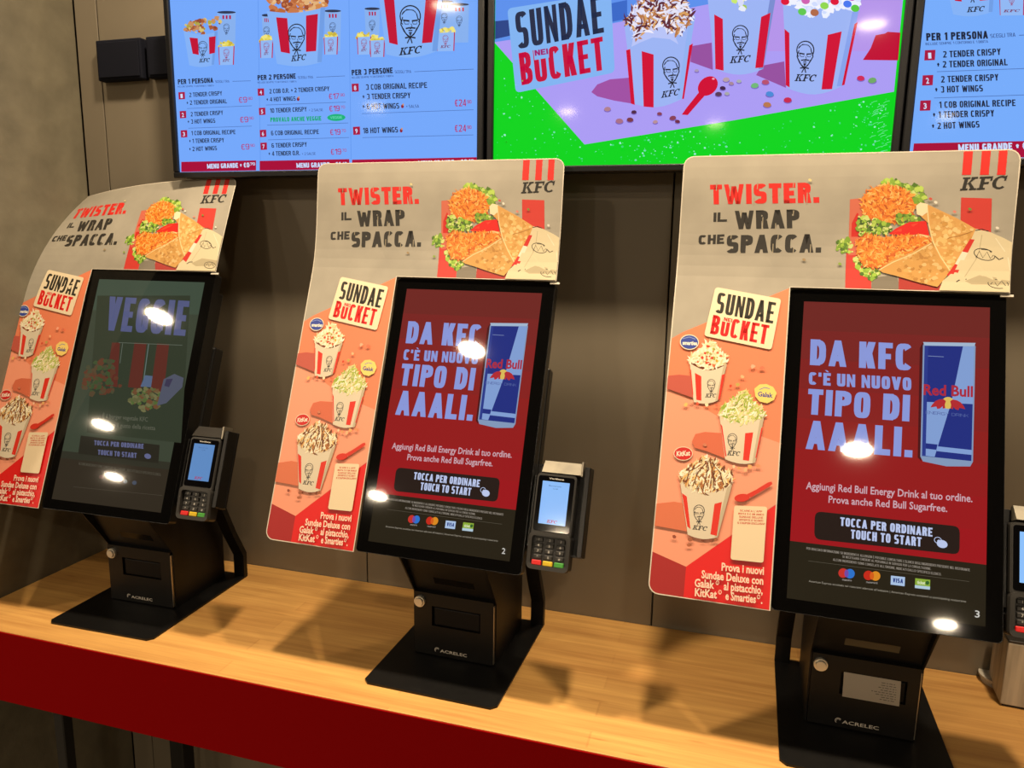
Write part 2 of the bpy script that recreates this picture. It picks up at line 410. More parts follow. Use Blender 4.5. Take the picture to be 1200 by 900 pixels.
PLASTER = noisy('warm_plaster', 'b4a892', 'c2b7a0', 1.5, 0.85, 0.02)
for nm, d in (('wall_rear', (-7.5, 4.5, -9.1, -9.0, -0.95, CEIL)), ('wall_far_left', (-7.6, -7.5, -9.0, 0.0, -0.95, CEIL)), ('wall_right', (4.5, 4.6, -9.0, 0.0, -0.95, CEIL)),
              ('wall_back_left', (-7.5, XL - 0.351, -0.05, 0.0, -0.95, CEIL)), ('wall_back_right', (3.2, 4.5, -0.01, 0.09, -0.95, CEIL))):
    o = mkbox(nm, d, PLASTER); o['kind'] = 'structure'
def area_lamp(name, x, y, w, size, parent, spread=PI, z=CEIL - 0.018):
    ld = bpy.data.lights.new(name, 'AREA'); ld.shape = 'DISK'; ld.size = size; ld.energy = w; ld.color = WARM; ld.spread = spread
    o = bpy.data.objects.new(name, ld); COL.objects.link(o); o.parent = parent; o.location = (0, 0, -0.018)
def downlight(x, y, w, size, spread, label, group='small downlights above the counter'):
    t = empty('ceiling_downlight', Matrix.Translation((x, y, CEIL)))
    tag(t, label, 'ceiling lamp', group)
    bm = bmesh.new(); prof = [(size / 2 + .004, 0), (size / 2 + .02, 0), (size / 2 + .02, -.008), (size / 2 + .006, -.02), (size / 2 + .004, -.02)]
    n = 28
    rings = [[bm.verts.new((r * math.cos(2 * PI * k / n), r * math.sin(2 * PI * k / n), z)) for k in range(n)] for r, z in prof]
    for i in range(len(prof)):
        A = rings[i]; B = rings[(i + 1) % len(prof)]
        for k in range(n): bm.faces.new((A[k], A[(k + 1) % n], B[(k + 1) % n], B[k]))
    bmesh.ops.recalc_face_normals(bm, faces=bm.faces)
    link('trim_ring', bm, mat('c9c4b8', 0.35), t, smooth=True)
    area_lamp('lamp', x, y, w, size, t, spread)
for k, (x, y, w) in enumerate(KEY_LAMPS):
    downlight(x, y, w, 0.10, math.radians(150), ['small round downlight above the counter, nearest the concrete wall', 'small round downlight above the counter between the two left kiosks', 'small round downlight above the counter between the two right kiosks', 'small round downlight above the counter right of kiosk 3'][k])
for k, (x, y, w) in enumerate(ROOM_LAMPS):
    downlight(x, y, w * 2.9, 0.13, math.radians(170), 'wide round ceiling downlight behind the camera, seen only as a reflection', 'downlights in the room behind the camera')

# wall plates left of the menu screens
for k, (x0, x1, z0, z1, lb) in enumerate(((-1.259, -1.134, 1.143, 1.231, 'flat black square wall box left of the menu screens, fully visible'), (-1.120, -0.995, 1.143, 1.231, 'flat black wall box half hidden behind the left menu screen'))):
    t = empty('wall_box', Matrix.Translation(((x0 + x1) / 2, 0, (z0 + z1) / 2))); tag(t, lb, 'wall box')
    w, h = (x1 - x0) / 2, (z1 - z0) / 2
    mkbox('case', (-w, w, -0.022, 0.0, -h, h), mat('0c0f1c', 0.85, spec=.2), t, bev=0.003)
    mkbox('front_plate', (-w + .006, w - .006, -0.0245, -0.022, -h + .006, h - .006), mat('0a0d1a', 0.8, spec=.2), t, bev=0.001, seg=1)

# ------------------------------------------------------------------ counter
YD = -0.442
wood = bpy.data.materials.new('oak_laminate'); wood.use_nodes = True
nt = wood.node_tree; b = nt.nodes['Principled BSDF']; L = nt.links.new
tc = nt.nodes.new('ShaderNodeTexCoord')
def nd(t, **k):
    n = nt.nodes.new(t)
    for a, v in k.items(): setattr(n, a, v)
    return n
mp = nd('ShaderNodeMapping'); mp.inputs['Scale'].default_value = (2.2, 60, 20); L(tc.outputs['Object'], mp.inputs[0])
n1 = nd('ShaderNodeTexNoise'); n1.inputs['Scale'].default_value = 1.6; n1.inputs['Detail'].default_value = 7; n1.inputs['Roughness'].default_value = .62; L(mp.outputs[0], n1.inputs['Vector'])
mp2 = nd('ShaderNodeMapping'); mp2.inputs['Scale'].default_value = (1.6, 13, 1); L(tc.outputs['Object'], mp2.inputs[0])
br = nd('ShaderNodeTexBrick'); br.inputs['Scale'].default_value = 1; br.inputs['Brick Width'].default_value = 1.1; br.inputs['Row Height'].default_value = .55
br.inputs['Mortar Size'].default_value = 0.003; br.inputs['Color1'].default_value = (0.35, 0.35, 0.35, 1); br.inputs['Color2'].default_value = (0.65, 0.65, 0.65, 1); br.inputs['Mortar'].default_value = (.3, .3, .3, 1)
L(mp2.outputs[0], br.inputs['Vector'])
n2 = nd('ShaderNodeTexNoise'); n2.inputs['Scale'].default_value = 2.2; n2.inputs['Detail'].default_value = 4; L(mp2.outputs[0], n2.inputs['Vector'])
ma = nd('ShaderNodeMath', operation='MULTIPLY'); ma.inputs[1].default_value = .30; L(br.outputs['Color'], ma.inputs[0])
mb = nd('ShaderNodeMath', operation='MULTIPLY_ADD'); mb.inputs[1].default_value = .55; L(n1.outputs[0], mb.inputs[0]); L(ma.outputs[0], mb.inputs[2])
mc = nd('ShaderNodeMath', operation='MULTIPLY_ADD'); mc.inputs[1].default_value = .3; L(n2.outputs[0], mc.inputs[0]); L(mb.outputs[0], mc.inputs[2])
rp = nd('ShaderNodeValToRGB'); rp.color_ramp.elements[0].position = .38; rp.color_ramp.elements[1].position = .74
rp.color_ramp.elements[0].color = hexc('a8743a'); rp.color_ramp.elements[1].color = hexc('d6a55c')
L(mc.outputs[0], rp.inputs[0]); L(rp.outputs[0], b.inputs['Base Color']); b.inputs['Roughness'].default_value = .5
# small knots
vo = nd('ShaderNodeTexVoronoi'); vo.inputs['Scale'].default_value = 2.4; L(mp2.outputs[0], vo.inputs['Vector'])
kr = nd('ShaderNodeValToRGB'); kr.color_ramp.elements[0].position = .0; kr.color_ramp.elements[1].position = .09; kr.color_ramp.elements[0].color = (.5, .36, .22, 1); kr.color_ramp.elements[1].color = (1, 1, 1, 1)
L(vo.outputs['Distance'], kr.inputs[0])
mx = nd('ShaderNodeMix', data_type='RGBA', blend_type='MULTIPLY'); mx.inputs[0].default_value = .6; L(rp.outputs[0], mx.inputs[6]); L(kr.outputs[0], mx.inputs[7]); L(mx.outputs[2], b.inputs['Base Color'])

ct = empty('counter', Matrix.Translation((0, -0.22, -0.95)))
tag(ct, 'long wall counter with an oak top and deep red front below the kiosks', 'counter')
def cbox(name, d, mt, bev=0, seg=2):
    return mkbox(name, (d[0], d[1], d[2] + 0.22, d[3] + 0.22, d[4] + 0.95, d[5] + 0.95), mt, ct, bev=bev, seg=seg)
cbox('countertop', (XL + 0.002, 2.6, YD + 0.003, -0.0015, -0.028, 0.0), wood, 0.001)
cbox('front_panel', (XL + 0.002, 2.6, YD, YD + 0.003, -0.156, -0.0012), mat('860002', 0.7, spec=0.05), 0.0005, 1)
LEG = mat('0c0b0a', 0.6)
for x in (-1.081, 0.35, 1.75):
    cbox('leg', (x - .012, x + .012, YD + .010, YD + .034, -0.949, -0.030), LEG, 0.002, 1)
    cbox('leg', (x - .02, x + .02, -0.12, -0.08, -0.949, -0.030), LEG, 0.002, 1)
    cbox('crossbar', (x - .012, x + .012, YD + .034, -0.12, -0.075, -0.045), LEG, 0.002, 1)

# ------------------------------------------------------------------ menu screens on the wall
BLK = mat('0a0b0f', 0.35)
LCD = lambda c: mat(c, 0.06, emit=1.0, spec=0.07)
TZ0, TZ1 = 0.930, 1.318
def screen_thing(name, x0, x1, label, art):
    t = empty(name, Matrix.Translation(((x0 + x1) / 2, 0, TZ0))); tag(t, label, 'screen', 'menu screens on the wall')
    cx = (x0 + x1) / 2; w = (x1 - x0) / 2; h = TZ1 - TZ0; bz = 0.0125
    bm = bmesh.new()
    box(bm, -w - bz, w + bz, -0.088, -0.076, -bz, 0.0, .002, 1); box(bm, -w - bz, w + bz, -0.088, -0.076, h, h + bz, .002, 1)
    box(bm, -w - bz, -w, -0.088, -0.076, 0.0, h, .002, 1); box(bm, w, w + bz, -0.088, -0.076, 0.0, h, .002, 1)
    link('bezel', bm, BLK, t)
    mkbox('back_cover', (-w - bz + .002, w + bz - .002, -0.076, -0.03, -bz + .002, h + bz - .002), BLK, t, bev=0.006)
    mkbox('wall_mount', (-.2, .2, -0.03, -0.001, .08, .3), BLK, t)
    d = mkbox('display', (-w, w, -0.0805, -0.077, 0.0, h), LCD(art.bg), t)
    art.build('picture', d, LCD, lambda u, v, z: (u - cx, -0.0805 - z, v - TZ0))
    return t
TVP = lambda px, py: on_y(px, py, -0.0805)
def new_tv(bg):
    a = Art(TVP, step=0.000015); a.bg = bg; return a
NAVY = '20263c'; MRED = 'a80838'
def tvrect(a, x0, y0, x1, y1, col, slope=-0.022):
    a.poly([(x0, y0), (x1, y0 + (x1 - x0) * slope), (x1, y1 + (x1 - x0) * slope), (x0, y1)], col)
def line(a, p, q, col='4a6cae', w=0.0009): a.stroke([p, q], w, col)
def tx(a, s, bl, br, h, col=NAVY, bold=0.012, dx=0.4, shear=0.0):
    a.text(s, bl, br, (bl[0] - dx, bl[1] - h), col, bold, shear)
CHIX = ['b8683a', 'd08a4e', 'e2b27a', '9c4e30', 'c87848', 'e8c090']
FRY = ['e8d860', 'd8c848', 'f0e480', 'c8b040']

def drink(a, x0, y0, x1, y1, x2, y2):
    a.poly([(x0, y0), (x1, y0 - .4), (x1 - 1, y2), (x0 + 2, y2 + .3)], '86b0ee')
    a.ell(((x0 + x1) / 2, y0), (x1 - x0) / 2, 1.6, '2a3450')
    a.l += 1; L = a.l; w = (x1 - x0)
    for k in range(3): a.poly([(x0 + w * (.28 + .18 * k), y0 + 3.5), (x0 + w * (.38 + .18 * k), y0 + 3.5), (x0 + w * (.38 + .18 * k), y0 + 8), (x0 + w * (.29 + .18 * k), y0 + 8)], 'b01848', L)
    emblem(a, ((x0 + x1) / 2, y0 + 20), 13, '2a3050')
def fries(a, x0, y0, x1, y2):
    a.scatter([(x0 - 1, y0 + 3), (x0 + 2, y0 - 4), (x1 - 2, y0 - 4), (x1 + 1, y0 + 3)], FRY, 26, 2.4, int(x0), 4)
    a.poly([(x0, y0 + 2), (x1, y0 + 1), (x1 - 1, y2), (x0 + 1, y2 + .5)], '90b8f4')
    a.poly([(x1 - .6, y0 + 1), (x1 + .6, y0 + 1), (x1 - .2, y2), (x1 - 1.4, y2)], 'b81040')
    a.poly([(x0 - .4, y0 + 2), (x0 + .6, y0 + 2), (x0 + 1.4, y2), (x0 + .6, y2)], 'b81040')
    emblem(a, ((x0 + x1) / 2, (y0 + y2) / 2 - 1), 12, '9a2858')
    initials(a, (x0 + 4.5, y2 - 3.4), (x1 - 5, y2 - 3.9), (x0 + 4.7, y2 - 6.4), '7a2850')

def menu_left():
    a = new_tv('74a8fb')
    line(a, (302.5, 0), (305.2, 188), '5f94ea', .0012); line(a, (409, 0), (411.5, 187), '5f94ea', .0012)
    B, S, R = '84b2f6', '6f9de4', 'c00c34'
    # bucket for one
    drink(a, 254.5, 14.5, 276.5, 14, 272, 60)
    a.scatter([(214, 36), (218, 26), (228, 23), (240, 22), (252, 20), (259, 22), (257, 36), (236, 41)], ['a85a38', 'c89060', 'd8c070', 'b0a848', '8a4430'], 60, 3, 3)
    cup(a, (215.3, 36), (255, 37), (251, 76), (222, 76.5), B, S, R, [[(222.3, 44), (232, 45), (233.2, 64.5), (226, 63)], [(245, 43.5), (253, 42.5), (252, 62), (245.5, 63.5)]], ((237.8, 58), 19), ((233.5, 73.5), (246, 72.5), (233.7, 69)), rim=.1)
    fries(a, 256.5, 53, 274.5, 76)
    # bucket for two
    drink(a, 307, 18, 318, 18, 318, 55); drink(a, 380, 13, 400, 12.5, 396, 60)
    fries(a, 305, 46, 320, 68); fries(a, 380, 42, 396, 64)
    a.scatter([(311, 14), (312, 2), (330, -8), (362, -8), (383, -1), (383, 8), (360, 16), (330, 18)], CHIX, 120, 4, 4)
    cup(a, (313, 13), (381.5, 8.5), (377.5, 73), (325, 75), B, S, R, [[(324, 20.5), (337, 21.5), (340.3, 63), (329.5, 61)], [(359, 18.5), (373, 16.5), (370.8, 60), (359, 61)]], ((348, 46.5), 36), ((341.5, 72.3), (359, 70.3), (341.8, 65.5)), rim=.07)
    # bucket for three
    drink(a, 427.5, 10.5, 445.5, 10, 445, 50); drink(a, 511, 2, 531, 1, 530, 50); drink(a, 527, 5.5, 550, 4.5, 545, 50)
    fries(a, 419, 42, 435, 64); fries(a, 434, 46, 451, 67); fries(a, 512, 37, 533, 60)
    a.scatter([(440, -34), (470, -52), (500, -52), (522, -34), (500, -24), (460, -24)], CHIX, 90, 5, 5)
    cup(a, (441, -32), (522, -35), (513, 60), (453, 64), B, S, R, [[(448, -20), (461, -19), (466.7, 53), (456.7, 50.5)], [(501, -21), (517, -23), (506.7, 50), (495, 51)]], ((481.3, 29), 44), ((468, 65.3), (494.5, 62.5), (468.6, 56.5)), rim=.07)
    # bars
    for x0, x1, y in ((213.2, 300.8, 189.8), (305, 410, 188.7), (413.2, 559, 187.3)): tvrect(a, x0, y, x1, y + 11.8, MRED, -.02)
    tx(a, 'MENU GRANDE + €0', (243.7, 197.8), (293, 196.2), 5.5, 'c8dcff', .03); tx(a, '.70', (293, 194), (299.8, 193.8), 3.3, 'c8dcff', .03)
    tx(a, 'MENU GRANDE + €1', (348.3, 196.8), (400, 195.7), 5.6, 'c8dcff', .03); tx(a, '.40', (400.3, 193.6), (407.5, 193.4), 3.4, 'c8dcff', .03)
    tx(a, 'MENU GRANDE + €2', (491, 194.6), (548, 193), 6, 'c8dcff', .03); tx(a, '.10', (548.5, 190.6), (556, 190.4), 3.6, 'c8dcff', .03)
    def title(s, bl, br, h, e, ey):
        tx(a, s, bl, br, h, NAVY, .03)
        tx(a, 'SCEGLI TRA', (br[0] + 2.5, br[1] + .2), (br[0] + 2.5 + (br[0] - bl[0]) * .4, br[1] - .2), h * .5, '3a5490', 0)
        tx(a, 'INCLUDE SEMPRE 1 CONTORNO E 1 BIBITA', (bl[0], bl[1] + 3.6), (br[0] + 1, br[1] + 4.3), h * .33, '3a5490', 0)
        line(a, (br[0] + 6 + (br[0] - bl[0]) * .4, br[1] - 1.6), e, '3a5490', .0008)
    title('PER 1 PERSONA', (209.5, 99.2), (250.8, 97.2), 5.9, (294.5, 95), 0)
    title('PER 2 PERSONE', (302.8, 94.4), (347.5, 92.4), 6, (405, 89.3), 0)
    title('PER 3 PERSONE', (413, 88.8), (461, 86), 6.6, (555.5, 81.4), 0)
    def badge(n, x, y, w=7.6, h=8.4):
        a.poly([(x - .3, y), (x + w - .3, y - .4), (x + w, y + h - .4), (x + .2, y + h)], 'a81440')
        tx(a, n, (x + w * .32, y + h * .8), (x + w * .66, y + h * .78), h * .58, 'd0e0ff', .02)
    def price(s, c, x, y, w=9.5, h=6.6):
        tx(a, s, (x, y), (x + w, y - .5), h, 'b02868', 0.0); tx(a, c, (x + w + .5, y - 3.4), (x + w + 6.3, y - 3.7), h * .5, 'b02868', 0)
    T = lambda s, x0, y0, x1, y1, h=5: tx(a, s, (x0, y0), (x1, y1), h)
    badge('1', 210.2, 108.4); T('2 TENDER CRISPY', 222.8, 114, 261.3, 112); T('+ 2 TENDER ORIGINAL', 219.7, 123.3, 267, 121.3); price('€9', '.90', 281, 120.8)
    line(a, (220, 127.5), (296, 124.2))
    badge('2', 211.7, 130.5); T('2 TENDER CRISPY', 224.5, 136.7, 262.5, 134.7); T('+ 3 HOT WINGS', 221, 145.4, 253.3, 144.2); price('€9', '.90', 282.5, 143.9)
    line(a, (221.7, 150.5), (296, 148))
    badge('3', 213, 153); T('1 COB ORIGINAL RECIPE', 225.3, 158.8, 277, 157.4); T('+ 1 TENDER CRISPY', 222.8, 168, 263.7, 166.9); T('+ 2 HOT WINGS', 222.8, 177.5, 255.3, 176.2); price('€9', '.90', 283.8, 175.8)
    badge('4', 303, 104.2); T('2 COB O.R. + 2 TENDER CRISPY', 316.7, 110, 387, 106.8, 5.2); T('+ 4 HOT WINGS', 313.3, 119.4, 347.5, 118.3); price('€17', '.90', 386.5, 116.7, 12)
    line(a, (312.5, 123.4), (406, 120))
    badge('5', 304.5, 126.8); T('10 TENDER CRISPY', 317.5, 132.6, 360.5, 130.8, 5.2); tx(a, '+ 2 SALSE', (363, 131), (379.5, 130.4), 3, '3a5490', 0); price('€19', '.70', 387, 131, 12)
    tx(a, 'PROVALO ANCHE VEGGIE', (318, 143.2), (377.5, 141.6), 5.2, '18a878', .035)
    a.ell((395, 138), 10.7, 4.1, '18b078', -.02); tx(a, 'VEGGIE', (388, 139.6), (402, 139.2), 3, '60d8b0', .02)
    line(a, (314, 147), (409, 144.4))
    badge('6', 305.6, 152.6); T('6 COB ORIGINAL RECIPE', 318.8, 158.9, 374.7, 157.3, 5.2); price('€19', '.70', 388, 158.6, 12)
    line(a, (315, 164.2), (410, 161.4))
    badge('7', 306.4, 167.6); T('6 TENDER CRISPY', 319.5, 173.4, 360.8, 172, 5.2); T('+ 4 TENDER O.R.', 315.8, 183, 352.5, 182, 5.2); tx(a, '+ 2 SALSE', (355, 182), (371, 181.6), 3, '3a5490', 0); price('€19', '.70', 388.8, 181.6, 12)
    badge('8', 413.2, 98.6, 8.2, 9.4); T('3 COB ORIGINAL RECIPE', 429.6, 105.8, 501.4, 103.4, 6.5); T('+ 3 TENDER CRISPY', 425.7, 117, 482, 115.4, 6.5); T('+ 6 HOT WINGS', 425.7, 128.5, 468.8, 127.6, 6.5); tx(a, '+ SALSA', (477, 126.9), (492, 126.5), 3.6, '3a5490', 0); price('€24', '.90', 534, 125.2, 13, 8)
    line(a, (425, 133.6), (555.5, 129))
    badge('9', 414.8, 149, 8.2, 9.4); T('18 HOT WINGS', 426.4, 156.7, 467.4, 155.5, 6.5); price('€24', '.90', 534, 155, 13, 8)
    line(a, (425.7, 161.6), (555.5, 158.4))
    for x, y in ((350.5, 116.5), (472.5, 125), (471, 153.4)): a.ell((x, y), 1.7, 2.2, '8a2038'); a.ell((x + .8, y - 2), .9, 1.4, 'd0906a')
    return a

def menu_right():
    a = new_tv('76acfb')
    def T(s, x0, y0, x1, y1, h=7.6): tx(a, s, (x0, y0), (x1, y1), h, NAVY, .014)
    cup(a, (1102, -45), (1168, -48), (1163, 14), (1117, 17), '84b2f6', '6f9de4', 'c00c34', [[(1110, -40), (1124, -40), (1127, 2), (1119, 1)], [(1150, -41), (1164, -43), (1158, 0), (1148, 1)]], ((1140, -12), 30), ((1132.8, 14.6), (1153.5, 13.2), (1133.4, 8.4)))
    a.scatter([(1100, -46), (1112, -64), (1150, -66), (1172, -50), (1140, -42)], CHIX, 60, 4, 6)
    fries(a, 1171, -14, 1200, 18)
    tx(a, 'PER 1 PERSONA', (1085.5, 48), (1157.8, 45.4), 9, NAVY, .03); tx(a, 'SCEGLI TRA', (1160.5, 44.6), (1190, 43), 4.6, '3a5490', 0)
    tx(a, 'INCLUDE SEMPRE 1 CONTORNO E 1 BIBITA', (1084.7, 53.2), (1158, 50.2), 3, '3a5490', 0); line(a, (1194, 41.5), (1235, 39.5), '3a5490')
    for n, x, y in (('1', 1083.8, 59), ('2', 1081.2, 88.4), ('3', 1078.4, 118)):
        a.poly([(x, y), (x + 12.4, y - .5), (x + 11.6, y + 11.6), (x - .8, y + 12)], 'a81440'); tx(a, n, (x + 4, y + 9.6), (x + 7.6, y + 9.4), 6.8, 'd0e0ff', .02)
    T('2 TENDER CRISPY', 1105, 67.8, 1172.7, 64.5); T('+ 2 TENDER ORIGINAL', 1097.8, 79.7, 1180.7, 76.7); line(a, (1097.8, 84.2), (1240, 79))
    T('2 TENDER CRISPY', 1102.7, 97, 1170, 94.5); T('+ 3 HOT WINGS', 1095.6, 109, 1151.8, 107.3); line(a, (1094.4, 115), (1240, 110))
    T('1 COB ORIGINAL RECIPE', 1100.4, 126.8, 1190, 124.4); T('+ 1 TENDER CRISPY', 1093, 138.4, 1165, 136.6); T('+ 2 HOT WINGS', 1091.8, 151.6, 1147.8, 149.6)
    for y in (76, 106, 148): tx(a, '€9', (1205, y), (1222, y - 1), 10, 'b02868')
    a.poly([(1070.8, 168.2), (1240, 164.5), (1240, 183.8), (1068.6, 187)], MRED)
    tx(a, 'MENU GRANDE + €0.70', (1123, 177.2), (1225, 174.4), 8, 'c8dcff', .03)
    return a

def sundae_tv():
    a = new_tv('06d41e')
    LAV = 'ab9cf4'
    a.poly([(578.8, -45), (1064, -60), (1047.6, 107.5), (860, 141), (685, 169.3), (578.8, 50.5)], LAV)
    a.poly([(578.8, -45), (850, -52), (835, 4), (735, 24), (700, 31), (578.8, 49.5)], '5c90ec')
    a.poly([(578.8, 25), (600, 23), (606, 40), (578.8, 46)], '2a4488'); a.poly([(716, 4), (735, 0), (735, 22), (716, 26)], '3868c8')
    a.poly([(860, 0), (1057, 0), (1052, 60), (860, 60)], 'b494ea')
    MAU = '9650a0'
    a.poly([(693, 108), (700, 99), (715, 93), (738, 91), (744, 122), (720, 118), (700, 113)], 'a050a4')
    a.poly([(811, 54), (834, 50), (835.5, 82), (809, 72.5)], MAU); a.poly([(893, 77), (919, 72), (921, 103), (886, 88)], MAU)
    # card
    Q = [(594.5, 10), (716, -9), (720.5, 85), (604.5, 109)]
    pts = []
    for k in range(4):
        A, B, C = Q[k - 1], Q[k], Q[(k + 1) % 4]; s = 6
        p = lerp(B, A, s / math.dist(A, B)); q = lerp(B, C, s / math.dist(B, C))
        for j in range(5):
            t = j / 4; pts.append(lerp(lerp(p, B, t), lerp(B, q, t), t))
    a.poly(pts, '82b4f2')
    a.text('SUNDAE', (607, 57.8), (708, 38), (603, 15), '242c48', .045); a.text('BUCKET', (611.5, 100), (709.5, 81.7), (607.6, 62.5), 'c40c3c', .04)
    a.poly([(625, 57), (643, 54), (643.5, 67.5), (626.5, 70.5)], '82b4f2'); a.text('NEI', (627, 65.6), (642.6, 63.4), (626.3, 59), 'a02070', .06)
    W1, W2, R = '9cb4f4', '7c9ce4', 'd00834'
    CARA = ['e6e4f6', '5a2436', 'd8a060', 'f2eefc', '6e2e3c', 'b87848', 'cfd2f6']
    # left cup
    cup(a, (731.5, 28), (815, 18), (799, 116), (743.5, 122), W1, '92b2f2', R, [[(733.8, 59), (738.6, 57.5), (744, 123), (739.5, 121.5)], [(752, 60), (766, 64), (766, 126), (754.3, 125)], [(807.8, 53.5), (812, 51), (801.4, 116), (799.4, 116)]], ((787, 85), 36, -.08), ((774.6, 115), (796, 111.3), (775.6, 107.4)), sag=.07)
    a.poly([(740, 55), (744, 35), (764, 28), (780, 30), (790, 40), (795, 52), (785, 46), (765, 44), (750, 50)], 'b8c4f8')
    a.scatter([(731, 26), (738, 12), (748, 4), (757, -12), (775, -26), (795, -14), (806, 2), (813, 14), (811, 26), (796, 42), (788, 38), (776, 32), (765, 34), (752, 41), (746, 48), (741, 34)], CARA, 460, 3.8, 7, 14, 1)
    # middle cup
    cup(a, (828, -14), (911, -14), (894.5, 81), (838, 81), W1, '7a8cd0', R, [[(837, 17), (847, 22.5), (848, 83), (838.3, 81)], [(892, 20), (903, 15), (894.3, 79), (885, 80)]], ((867.6, 47), 34, .0), ((855, 74.4), (879, 72.6), (856, 66.4)), sag=.07)
    a.scatter([(830, -4), (842, -24), (870, -40), (900, -26), (910, -4), (880, -2), (872, 16), (864, 4), (850, -4)], ['c8e870', 'f0f4d8', 'e8ecf8', 'a8c858', 'd8dcf8'], 200, 4, 8, 8)
    # right cup
    cup(a, (917, -4), (1010, -4), (987, 101), (922.5, 103.5), W1, '86a2ec', R, [[(919.3, 34), (925, 39), (925.3, 102.8), (920.8, 100)], [(970, 41), (986.3, 37), (975, 104.6), (962.6, 105)], [(1001.2, 28.5), (1005, 26), (989.6, 99.5), (986.4, 100.5)]], ((943.3, 67), 37, .05), ((930.8, 95.2), (955.6, 95.8), (932.4, 87)), sag=.08)
    a.scatter([(918, 2), (930, -14), (960, -40), (990, -22), (1008, -4), (1006, 12), (985, 8), (965, 20), (948, 19), (935, 12)], ['eef2ff', 'dfe6ff', 'f4f4ff', 'd0dcff'], 160, 5, 9, 6)
    rnd = random.Random(3)
    for x, y, c in ((954.5, 15, 'b06848'), (940, 14, '60c850'), (966, 7, '90d850'), (1002, 10, '58c840'), (993, 5, '4878f0'), (978, 2, 'e01038'), (998, -3, 'c040c0'), (944, 1, 'd060b0'), (920, 2, 'e01038')): a.ell((x, y), 5, 4.2, c, .2)
    a.poly([(1011, 70.5), (1020, 57), (1026, 41.5), (1037, 39.5), (1040, 37.5), (1055, 38.5), (1052.4, 71)], 'c00434')
    # spoon
    a.ell((829.5, 101), 13, 10, 'd00434', -.75, 24); a.poly([(821, 106), (827, 111), (812, 128), (806, 135), (799, 134.5), (805, 126)], 'd00434'); a.ell((836, 92.5), 1.6, 1.2, 'f0a0b8')
    for x, y, c, r in ((712, 128, 'b08090', 4), (726, 142, 'a87088', 4.5), (743, 131.5, '502848', 3.2), (738.5, 140.5, '7a3848', 4), (773, 133.5, '884058', 3), (768, 143, 'b89098', 3), (788.5, 138.5, '884058', 4), (794, 142.5, '702c48', 3), (816.5, 83, 'a898b8', 2.6), (851, 93.5, 'b8a0a8', 4), (857, 98, 'a88898', 3), (866, 95.5, 'a8b0b0', 3), (847, 103.5, '402048', 3.5), (842, 110.5, '583858', 4), (852, 110, 'a8a8a8', 3), (884.5, 100.5, '70b878', 4.6), (897, 96.5, 'b85070', 4.4), (902, 110.5, '4a8ad8', 4.8), (923, 117.5, 'c82850', 4.8), (899, 123, 'b87850', 4.8), (1008.5, 92, 'd02858', 4.6), (1022, 94.5, '70a868', 5)):
        a.ell((x, y + 1.3), r * 1.05, r * .62, '7a64c0'); a.ell((x, y), r, r * .68, c, rnd.uniform(-.2, .2), 9)
    # worn white flecks in the green paint
    rnd = random.Random(11); a.l += 1; L = a.l; k = 0
    while k < 330:
        x = rnd.uniform(582, 1044); y = rnd.uniform(60, 190)
        lim = 50 + (x - 578) * 1.12 if x < 685 else (169.3 - (x - 685) * .1645 if x < 860 else 141 - (x - 860) * .179)
        if y < lim + 4: continue
        w = 1 if (690 < x < 860 or x > 1000) else .35
        if rnd.random() > w: continue
        a.blob((x, y), rnd.choice((.6, .8, 1.0, 1.6)), rnd.choice(('70e0b0', '40dc80', '98ecd4', '30d860')), rnd, L + k % 4, 5); k += 1
    for k in range(26):
        x = rnd.uniform(1018, 1038); y = rnd.uniform(118, 184); a.stroke([(x, y), (x + 3, y - 2), (x + 7, y - 3)], .0007, '70e8a0', L)
    a.l = L + 5
    return a
def clipart(a, x0, x1, z0=TZ0 + .001, z1=TZ1 - .001):
    """keep the picture inside the glass"""
    a.clip = (x0 + .0005, x1 - .0005, z0, z1)
    out = []
    for vs, fs, col, layer in a.it:
        if min(v[0] for v in vs) > x1 or max(v[0] for v in vs) < x0 or min(v[1] for v in vs) > z1 or max(v[1] for v in vs) < z0: continue
        vs = [(min(max(x, a.clip[0]), a.clip[1]), min(max(y, a.clip[2]), a.clip[3])) for x, y in vs]
        out.append((vs, fs, col, layer))
    a.it = out
    return a
screen_thing('menu_screen', -0.999, -0.312, 'left menu screen with three price columns and chicken buckets on light blue', clipart(menu_left(), -0.999, -0.312))
screen_thing('menu_screen', -0.280, 0.410, 'middle menu screen with three sundae cups on lilac and green', clipart(sundae_tv(), -0.280, 0.410))
screen_thing('menu_screen', 0.438, 1.128, 'right menu screen cut off by the photo edge, light blue price list', clipart(menu_right(), 0.438, 1.128))

